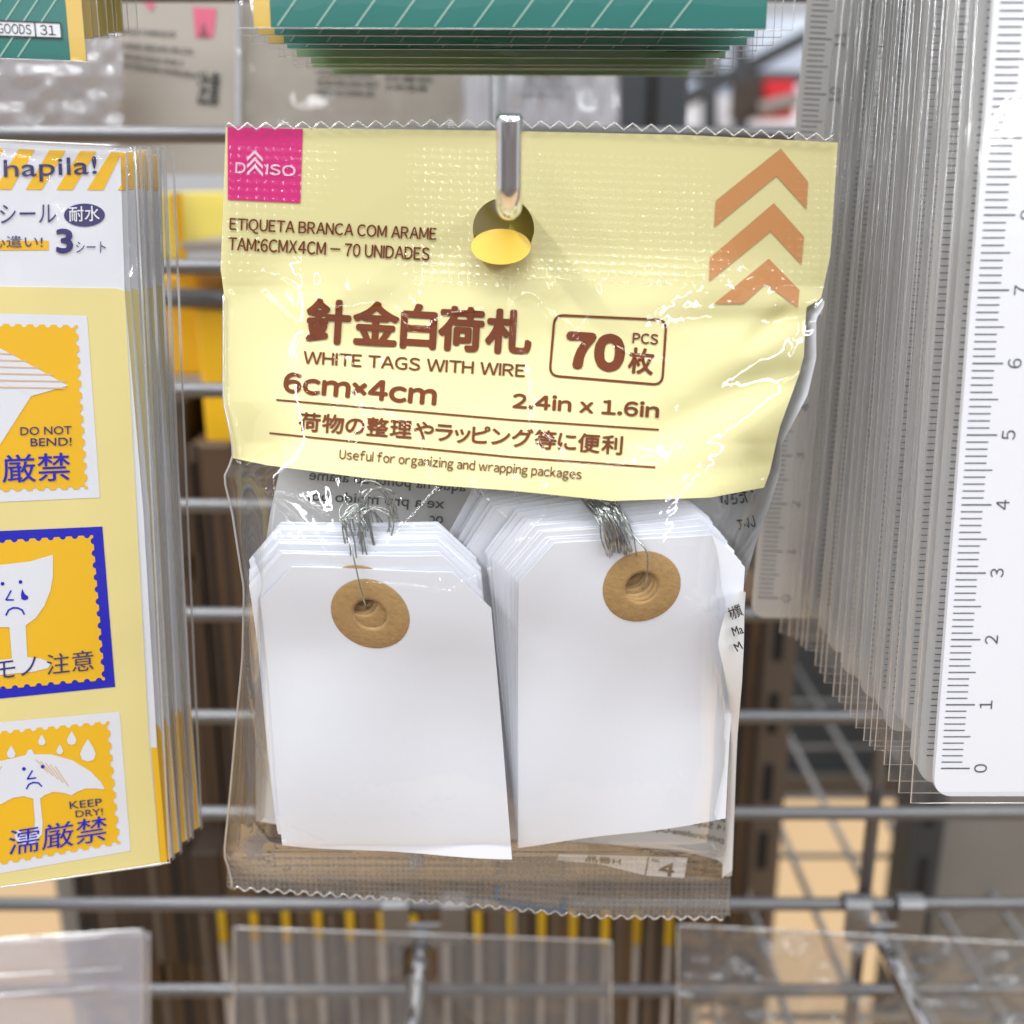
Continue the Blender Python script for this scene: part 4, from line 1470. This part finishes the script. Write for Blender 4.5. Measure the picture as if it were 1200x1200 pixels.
# ------------------------------------------------------------------ green packs at the top
def green_pack(xl, xr, yb, D, label, cat, group, mat, insl=20, insr=30, bot=0.6, gold=False, mark=True, lab31=None, slope=0.0):
    bl, br = P(xl, yb, D), P(xr, yb + slope * (xr - xl), D)
    b = thing("green_pack", label, cat, bl, group)
    up = np.array([0, 0.06, 0.998])
    hgt = 7.0
    ins = lambda x0, x1, z0, off: None
    sc_ = D / 1260.0 * 0.97
    e = br - bl
    L = np.linalg.norm(e)
    e = e / L
    fr = np.array([0, -1, 0.06])

    def q(x, z, off=0.0):
        return bl + e * x + up * z + fr * off
    a, c, z0 = insl * sc_, L - insr * sc_, bot * sc_
    V = [q(a, z0), q(c, z0), q(c, hgt), q(a, hgt)]
    V += [p - fr * 0.07 for p in V]
    obj("card", V, [(0, 1, 2, 3), (7, 6, 5, 4), (0, 4, 5, 1), (1, 5, 6, 2), (2, 6, 7, 3), (3, 7, 4, 0)], mat, b)
    if gold:
        mb = MB()
        for x in (a - 0.02, c - 0.22) if gold == 2 else (a - 0.02,) if gold == 1 else (c - 0.22,):
            mb.add([q(x, z0, 0.006), q(x + 0.24, z0, 0.006), q(x + 0.24, hgt, 0.006), q(x, hgt, 0.006)], [(0, 1, 2, 3)])
        mb.build("gold_border", M["gold"], b)
    if mark:
        mb = MB()
        for k in range(14):
            x = a + 0.3 + (c - a) * k / 13.0
            if x + 0.75 > c - 0.25:
                continue
            mb.add([q(x, z0 + 0.02, 0.008), q(x + 0.035, z0 + 0.02, 0.008), q(x + 0.73, z0 + 0.9, 0.008), q(x + 0.70, z0 + 0.9, 0.008)], [(0, 1, 2, 3)])
        mb.build("diagonal_lines", M["mark"], b)
    if lab31:
        x0, x1, zz0, zz1, txt = lab31
        X0, X1 = a + (c - a) * x0, a + (c - a) * x1
        lb = obj("number_label", [q(X0, zz0, 0.012), q(X1, zz0, 0.012), q(X1, zz1, 0.012), q(X0, zz1, 0.012)], [(0, 1, 2, 3)], M["card_white"], b)
        for t, fa, fb in txt:
            v, f = glyphs(t, 0.004)
            lo, hi = v.min(0), v.max(0)
            nv = (v - lo) / (hi - lo)
            obj("label_text", [q(X0 + (X1 - X0) * (fa + (fb - fa) * w_[0]), zz0 + (zz1 - zz0) * (0.2 + 0.6 * w_[1]), 0.018) for w_ in nv], f, M["black_ink"], lb)
        fr_ = MB()
        tk = 0.018
        for (p0, p1, p2, p3) in ((X0, X1, zz0, zz0 + tk), (X0, X1, zz1 - tk, zz1), (X0, X0 + tk, zz0, zz1), (X1 - tk, X1, zz0, zz1), (X0 + (X1 - X0) * 0.70, X0 + (X1 - X0) * 0.70 + tk, zz0, zz1)):
            fr_.add([q(p0, p2, 0.02), q(p1, p2, 0.02), q(p1, p3, 0.02), q(p0, p3, 0.02)], [(0, 1, 2, 3)])
        fr_.build("label_frame", M["black_ink"], lb)
    # sleeve with welded edge
    n = 20
    V = []
    rg = np.random.default_rng(int(D * 100))
    for z in (0, 0.05, 0.15, 0.4, 0.9, hgt):
        for i in range(n):
            V.append(q(L * i / (n - 1), z, 0.05 * min(1, z / 0.15) + 0.012 * rg.normal()))
    obj("sleeve", np.array(V), gridfaces(n, 6), M["sleeve"], b, True)
    MB().tube([q(0, hgt), q(0, 2), q(0, 0), q(L / 2, 0), q(L, 0), q(L, 2), q(L, hgt)], 0.009, 6).build("welded_edge", M["sleeve_edge"], b, True)
    return b


GG = "green packs hanging at the top"
KN = 12
for k in range(KN):
    t = k / (KN - 1)
    rg = random.Random(1200 + k)
    D_ = 17.0 + 6.6 * t
    f = 17.0 / D_
    xl = 600 + (275 - 600) * f + rg.uniform(-4, 4) + 4 * t
    xr = 600 + (928 - 600) * f + rg.uniform(-5, 5)
    yb = 220 + (36 - 220) * f + rg.uniform(-4, 4)
    lab = "foremost teal pack of the top middle row, highest lower edge" if k == 0 else ("rearmost olive green pack of the top middle row, directly above the chrome hook" if k == KN - 1 else
                                                                                         ("teal green pack carrying a small number label in the top middle row" if k == 5 else "green pack inside the top middle row, only its lower strip showing"))
    green_pack(xl, xr, yb, D_, lab, "package", GG, M["teal"] if k < 1 else (M["teal_back"] if k < 5 else M["green"]), gold=1 if k < 3 else 0, mark=k < 9 and k % 2 == 0 or k == 1,
               lab31=(0.86, 0.985, 0.10, 0.30, (("KING GOODS", 0.05, 0.66), ("31", 0.76, 0.95))) if k == 5 else None, slope=0.004)
GT = "green packs hanging at the top left"
for k in range(7):
    rg = random.Random(1300 + k)
    D_ = 17.6 + 0.5 * k
    if k == 0:
        green_pack(-190, 119, 62, D_, "front teal pack at the top left corner with a small number label", "package", GT, M["teal"], insr=18, gold=3, mark=True, slope=0.035,
                   lab31=(0.52, 0.91, 0.31, 0.54, (("KING GOODS", 0.02, 0.66), ("31", 0.76, 0.93))))
    else:
        xr = 118 + 7 * k + rg.uniform(-3, 3)
        green_pack(-150 + 8 * k, xr, 44 - 1.5 * k + rg.uniform(-2, 2), D_, "rearmost green pack at the top left, its sleeve corner farthest right" if k == 6 else "green pack behind the labelled one at the top left, only a thin strip showing",
                   "package", GT, M["green"] if k > 1 else M["teal"], insr=18, gold=3, mark=False, slope=0.01)

# ------------------------------------------------------------------ clear packs of the lowest row
def clear_pack(label, tl, tr, dz, D, mat, layers, ns, hole=None, seed=0, amp=0.05):
    o = P((tl[0] + tr[0]) / 2, 1200, D)
    b = thing("clear_pack", label, "plastic pack", o, "clear packs of the lowest row")
    pl = Plane((tl[0], tl[1], D), (tr[0], tr[1], D), ((tl[0] + tr[0]) / 2, tl[1] + 300, D - 0.7))
    for k in range(layers):
        nx, ny = ns
        v = np.linspace(0, 1, ny)[:, None]
        u = np.linspace(0, 1, nx)[None, :]
        x0, x1 = tl[0] + 7 * k, tr[0] + 8 * k * (1 if layers > 1 else 0)
        px = x0 + (x1 - x0) * u + 0 * v
        ytop = tl[1] + (tr[1] - tl[1]) * u + 4 * k
        py = ytop + (1300 - ytop) * v
        nzz = smooth_noise(px.shape, (max(4, ny // 8), max(4, nx // 8)), seed + k)
        H = amp * nzz + 0.4 * amp * smooth_noise(px.shape, (ny // 3, nx // 3), seed + 40 + k)
        Dd = pl.D(px, py, -0.25 * k) - H
        V = PA(px, py, Dd).reshape(-1, 3)
        Fc = gridfaces(nx, ny)
        if hole:
            inside = (((px - hole[0]) / hole[2]) ** 2 + ((py - hole[1]) / hole[3]) ** 2 < 1).ravel()
            Fc = Fc[~inside[Fc].any(axis=1)]
        obj("front_film" if k == 0 else "inner_film", V, Fc, mat, b, True)
        pts = [P(px[i, 0], py[i, 0], Dd[i, 0]) for i in range(ny - 1, -1, -4)] + [P(px[0, i], py[0, i], Dd[0, i]) for i in range(0, nx, 3)] + [P(px[i, -1], py[i, -1], Dd[i, -1]) for i in range(0, ny, 4)]
        MB().tube(pts, 0.03, 6).build("welded_edge", M["sleeve_edge"], b, True)
    return b


clear_pack("milky clear pack at the lower left below the sticker packs", (-160, 1112), (167, 1089), 0, 25.5, M["milky"], 2, (60, 50), None, 60, 0.03)
lp = bpy.data.objects["clear_pack"]
for k, (pa, pb) in enumerate((((-160, 1152), (143, 1134)), ((-160, 1176), (128, 1157)))):
    MB().tube([P(*pa, 25.2), P((pa[0] + pb[0]) / 2, (pa[1] + pb[1]) / 2 + 1, 25.2), P(*pb, 25.2)], 0.035, 6).build("weld_seam", M["sleeve_edge"], lp, True)
clear_pack("clear pack under the pale yellow pack, striped stock showing through it", (274, 1087), (716, 1103), 0, 26.2, M["dull"], 1, (90, 50), (492, 1128, 19, 24), 70, 0.03)
clear_pack("crumpled clear bag at the lower right on its hook", (794, 1084), (1320, 1112), 0, 26.2, M["dull"], 1, (120, 60), (1030, 1140, 26, 30), 80, 0.13)

# ------------------------------------------------------------------ stock behind the rack
def boxed(name, label, cat, px0, px1, py0, py1, D, depth, mat, group=None, yaw=0.0, lean=0.0, lid=None, stripes=None, panel=None):
    """a package standing behind the rack, its front at distance D"""
    a, b = P(px0, py1, D), P(px1, py1, D)
    tp = P(px0, py0, D)
    ym = (min(max(py0, 0), 1200) + min(py1, 1200)) / 2
    a[0], b[0] = P(px0, ym, D)[0], P(px1, ym, D)[0]
    wd, h = b[0] - a[0], tp[2] - a[2]
    t = thing(name, label, cat, (a[0] + wd / 2, a[1], a[2]), group)
    MB().box(a[0], b[0], a[1], a[1] + depth, a[2], a[2] + h, min(wd, h, depth) * 0.04).build("body", mat, t)
    if lid:
        MB().box(a[0] - 0.05, b[0] + 0.05, a[1] - 0.08, a[1] + depth + 0.05, a[2] + h * lid[0], a[2] + h * lid[1], 0.02).build("lid", lid[2], t)
    if name == "brown_package":
        rg = random.Random(int(px0 * 7 + py0))
        n = int(wd / 0.55) + 2
        for k in range(n):
            f0 = (k + rg.uniform(0, 0.4)) / n
            stripes = list(stripes or []) + [(f0, min(1, f0 + rg.uniform(0.25, 0.6) / n), 0.0, rg.choice([1.0, 0.97, 0.9]), rg.choice([M["darkbox"], M["brownbox"], M["post"], M["slot"]]))]
    if stripes:
        for (f0, f1, g0, g1, mt) in stripes:
            MB().box(a[0] + wd * f0, a[0] + wd * f1, a[1] - 0.05, a[1] + 0.02, a[2] + h * g0, a[2] + h * g1).build("printed_band", mt, t)
    if yaw or lean:
        t.rotation_euler = (lean, 0, yaw)
    return t


# row of packages seen end-on at the bottom, with white and yellow spines
gk = "packages with yellow spines standing in a row behind the rack"
for k in range(16):
    x0 = 232 + k * 37.2
    rg = random.Random(40 + k)
    boxed("spine_package", "brown package with a white and yellow spine in the row seen below the bag", "package", x0, x0 + 35.5, 1000 + rg.uniform(-6, 6), 1330, 34.0 + rg.uniform(-0.2, 0.2), 9,
          M["brownbox"] if k % 2 else M["darkbox"], gk, stripes=[(0.76 + rg.uniform(-0.05, 0.05), 0.95, 0.40, 0.70, M["taupe"]), (0.74, 0.97, 0.705, 0.85 - rg.uniform(0, 0.05), M["dim_yellow"]), (0.15, 0.35, 0, 0.8, M["post"])])
# left: dark brown packs and yellow boxes
boxed("brown_package", "tall dark brown package behind the wires left of the bag", "package", 196, 246, 470, 1130, 36, 16, M["darkbox"], stripes=[(0.0, 1.0, 0.72, 0.76, M["brownbox"])])
boxed("brown_package", "brown package touching the left side of the clear bag, behind the wires", "package", 246, 345, 520, 1130, 34.5, 16, M["brownbox"], stripes=[(0.05, 0.12, 0.0, 1.0, M["darkbox"])])
boxed("brown_package", "wide dark package behind the sticker packs, low at the left", "package", 84, 232, 700, 1330, 38, 12, M["darkbox"], stripes=[(0.0, 1.0, 0.3, 0.36, M["brownbox"])])
boxed("yellow_box", "deep yellow box with a pale sloping lower edge behind the second wire gap", "box", 150, 236, 322, 440, 37, 12, M["yellowbox"], lid=(-0.22, 0.0, M["taupe"]))
boxed("yellow_box", "narrow amber yellow box right beside the bag behind the wires", "box", 235, 330, 352, 532, 35, 12, M["yellowbox"], lid=(-0.03, 0.0, M["taupe"]))
boxed("yellow_box", "small lemon yellow box above the second wire, left of the bag", "box", 176, 216, 226, 306, 36, 8, M["lemon"], stripes=[(0.7, 1.0, 0, 1, M["yellowbox"])])
boxed("white_tray", "white and taupe tray between the lemon yellow box and the bag", "tray", 216, 300, 288, 322, 36, 9, M["card_white"], lid=(0.9, 1.15, M["taupe"]))
boxed("brown_package", "slim brown package beside the right side of the bag, behind the wires", "package", 820, 884, 700, 1180, 33, 12, M["brownbox"], stripes=[(0.9, 1.0, 0, 1, M["darkbox"])])
# shallow bar behind the third gap
MB().tube([P(150, 346, 35.0), P(262, 352, 35.0)], 0.32, 12).build("hanging_rail", M["wire"], None, True)
tag(bpy.data.objects["hanging_rail"], "short grey rail behind the wires in front of the yellow boxes", "rail")

# backs of hanging packs at the top, with small print
def carded(name, label, px0, px1, py0, py1, D, mat, texts=(), shapes=(), group="hanging packs seen from behind at the top", film_mat=None):
    a = P((px0 + px1) / 2, py1, D)
    t = thing(name, label, "package", a, group)
    pl = Plane((px0, py0, D), (px1, py0, D), (px0, py1, D + 0.1))
    slab("card", [(px0, py0), (px1, py0), (px1, py1), (px0, py1)], pl, -0.1, 0.0, mat, t)
    for body, bl, br, h, m_ in texts:
        lettering("small_print", body, bl, br, h, lambda x, y: pl.D(x, y, 0.03), m_, t, 0.01, off=0)
    for poly, m_ in shapes:
        p = np.array(poly, float)
        obj("printed_shape", PA(p[:, 0], p[:, 1], pl.D(p[:, 0], p[:, 1], 0.02)), [tuple(range(len(p)))], m_, t)
    if film_mat:
        V, Fc, *_ = sleeve_grid(pl, lambda y: px0 - 6 + 0 * y, lambda y: px1 + 6 + 0 * y, lambda x: py0 - 5 + 0 * x, lambda x: py1 + 6 + 0 * x, 0.5, 120, 90, None, 0.11, (12, 16), int(px0 + 999))
        obj("wrapper", V, Fc, film_mat, t, True)
    return t


lorem = ["MADE IN CHINA", "MADE FABRIQUE EN", "CHINE HECHO EN CH", "IMPORTADO POR"]
M["pale_red"] = plain("faded_red_print", srgb(226, 110, 140), 0.5)
carded("hanging_pack", "crumpled clear wrapped pack above the stickers at the left edge", -120, 138, 20, 185, 31.5, M["taupe"], film_mat=M["milky"])
carded("hanging_pack", "beige pack back with grey small print and a pink printed triangle", 132, 276, -60, 205, 32.5, M["taupe"],
       [("MADE FABRIQUE", (140, 40), (205, 44), 7, G_), ("CHINE HECHO EN CH", (140, 56), (225, 64), 7, G_), ("IMPORTADO POR S", (140, 68), (214, 77), 6, G_), ("ARTESANIA PAPELERIA", (142, 78), (232, 92), 6, G_), ("注意", (230, 122), (256, 124), 40, G_)],
       [([(226, 8), (254, 10), (250, 44), (229, 44)], M["pale_red"]), ([(238, 24), (246, 44), (232, 44)], M["taupe"]), ([(168, 2), (182, 4), (178, 14)], M["pale_red"])])
carded("hanging_pack", "grey beige pack back with two blocks of small print behind the hook", 282, 556, -60, 330, 33.0, M["taupe"],
       [(s_, (372, 78 + 11 * i), (444 - 5 * (i % 2), 80 + 11 * i), 7, G_) for i, s_ in enumerate(["CONTENTS: PLASTIC", "WARNING KEEP AWAY", "FROM FIRE AND HEAT", "MADE IN CHINA 202"])]
       + [(s_, (450, 74 + 10 * i), (508 - 7 * (i % 2), 76 + 10 * i), 6, G_) for i, s_ in enumerate(["品名カード", "取扱注意品", "材質紙", "大創産業"])], film_mat=M["sleeve"])
carded("hanging_pack", "white wrapped pack right of the hook behind the green packs", 546, 722, -60, 330, 32.4, M["white_label"],
       [(s_, (612, 84 + 10 * i), (668 - 6 * (i % 2), 85 + 10 * i), 7, G_) for i, s_ in enumerate(["COMPOSITION", "POLYPROPYLENE", "ATTENTION A", "KEEP DRY COOL"])], film_mat=M["milky"])
boxed("dark_upright", "dark grey steel upright behind the top right of the bag", "upright", 716, 804, -80, 330, 37, 5, M["darkpanel"], stripes=[(0.45, 0.6, 0.1, 0.9, M["slot"])])

# far: bright shop window board, red sign, frames
fb = thing("display_stand", "bright pale blue display stand with metal frame far behind the rulers", "stand", P(880, 260, 150))
A = P(760, 240, 150)
B = P(1010, 20, 150)
MB().box(A[0], B[0], A[1], A[1] + 3, A[2], B[2]).build("back_board", M["bluewhite"], fb)
MB().box(A[0], B[0], A[1] - 4, A[1] - 1, P(0, 150, 148)[2], P(0, 112, 148)[2]).build("shelf_board", M["card_white"], fb)
fm = MB()
for x in (832, 868):
    fm.tube([P(x, 30, 146), P(x, 240, 146)], 1.0, 8)
fm.tube([P(800, 118, 146), P(960, 35, 146)], 0.9, 8)
fm.tube([P(780, 88, 146), P(1000, 92, 146)], 0.7, 8)
fm.build("metal_frame", M["darkpanel"], fb)
rs = thing("red_sign", "red box sign far behind the gap beside the rulers", "sign", P(912, 135, 135))
A, B = P(893, 138, 135), P(934, 94, 135)
MB().box(A[0], B[0], A[1], A[1] + 5, A[2], B[2], 0.3).build("red_panel", M["red"], rs)
MB().box(A[0] - 3, A[0] - 0.2, A[1] - 0.5, A[1] + 5, A[2], B[2], 0.2).build("side_frame", M["darkbox"], rs)
MB().tube([P(890, 128, 134), P(936, 116, 134)], 0.8, 8).build("cross_bar", M["panel"], rs)

# slotted uprights, panel, wire shelf on the right
def upright(px0, px1, D, label, mat, z1=112):
    a, b = P(px0, 900, D), P(px1, 900, D)
    t = thing("slotted_upright", label, "upright", (a[0], a[1], 0))
    MB().box(a[0], b[0], a[1], a[1] + 2.2, 0, z1).build("post", mat, t)
    mb = MB()
    w_ = (b[0] - a[0])
    for k in range(24):
        z = z1 - 3 - k * 3.6
        mb.box(a[0] + w_ * 0.36, a[0] + w_ * 0.64, a[1] - 0.05, a[1] + 0.3, z - 2.0, z)
    mb.build("slot", M["slot"], t)
    return t


upright(880, 922, 44, "brown grey slotted steel upright right of the bag", M["post"])
upright(1078, 1116, 42, "dark grey slotted steel upright under the rulers", M["darkpanel"])
a = P(1112, 900, 43.5)
pn = thing("metal_divider", "plain grey steel panel at the lower right behind the wires", "panel", (a[0] + 15, a[1], 0))
MB().box(a[0], a[0] + 40, a[1], a[1] + 1.2, 0, 116).build("sheet", M["panel"], pn)
MB().box(a[0], a[0] + 40, a[1] - 1.5, a[1] + 1.6, 116.02, 117.2, 0.2).build("top_rail", M["darkpanel"], pn)
a = P(925, 640, 72)
b = P(1090, 905, 72)
dp = thing("back_board", "dark slate board low behind the ruler stack", "board", ((a[0] + b[0]) / 2, a[1], b[2]))
MB().box(a[0] - 8, b[0] + 10, a[1], a[1] + 2, b[2], a[2] + 12).build("sheet", M["darkpanel"], dp)
MB().box(a[0] - 8, b[0] + 10, a[1] - 1, a[1] + 2.4, b[2] - 1.5, b[2] - 0.02).build("lower_rail", M["post"], dp)

sh = thing("wire_shelf", "dark wire shelf running back below the rulers, floor showing through", "shelf", (20, 40, 88))
zs = 88.0
for k in range(9):
    x = 8.2 + k * 2.9
    MB().tube([(x, 6, zs), (x, 70, zs)], 0.17, 8).build("shelf_wire", M["shelfwire"], sh, True)
for y in (8, 19, 24.5, 30, 36, 48, 60):
    MB().tube([(7, y, zs - 0.35), (34, y, zs - 0.35)], 0.14, 8).build("cross_wire", M["shelfwire"], sh, True)
# left side gap: bluish steel post
a = P(68, 1070, 40)
t = thing("steel_post", "blue grey steel post at the lower left behind the wires", "post", (a[0], a[1], 0))
MB().box(a[0], a[0] + 0.9, a[1], a[1] + 2, 0, a[2] + 6, 0.1).build("post", M["panel"], t)
MB().box(a[0] - 0.2, a[0] + 1.1, a[1] - 0.2, a[1] + 2.2, a[2] + 6.02, a[2] + 6.6, 0.1).build("cap", M["darkpanel"], t)
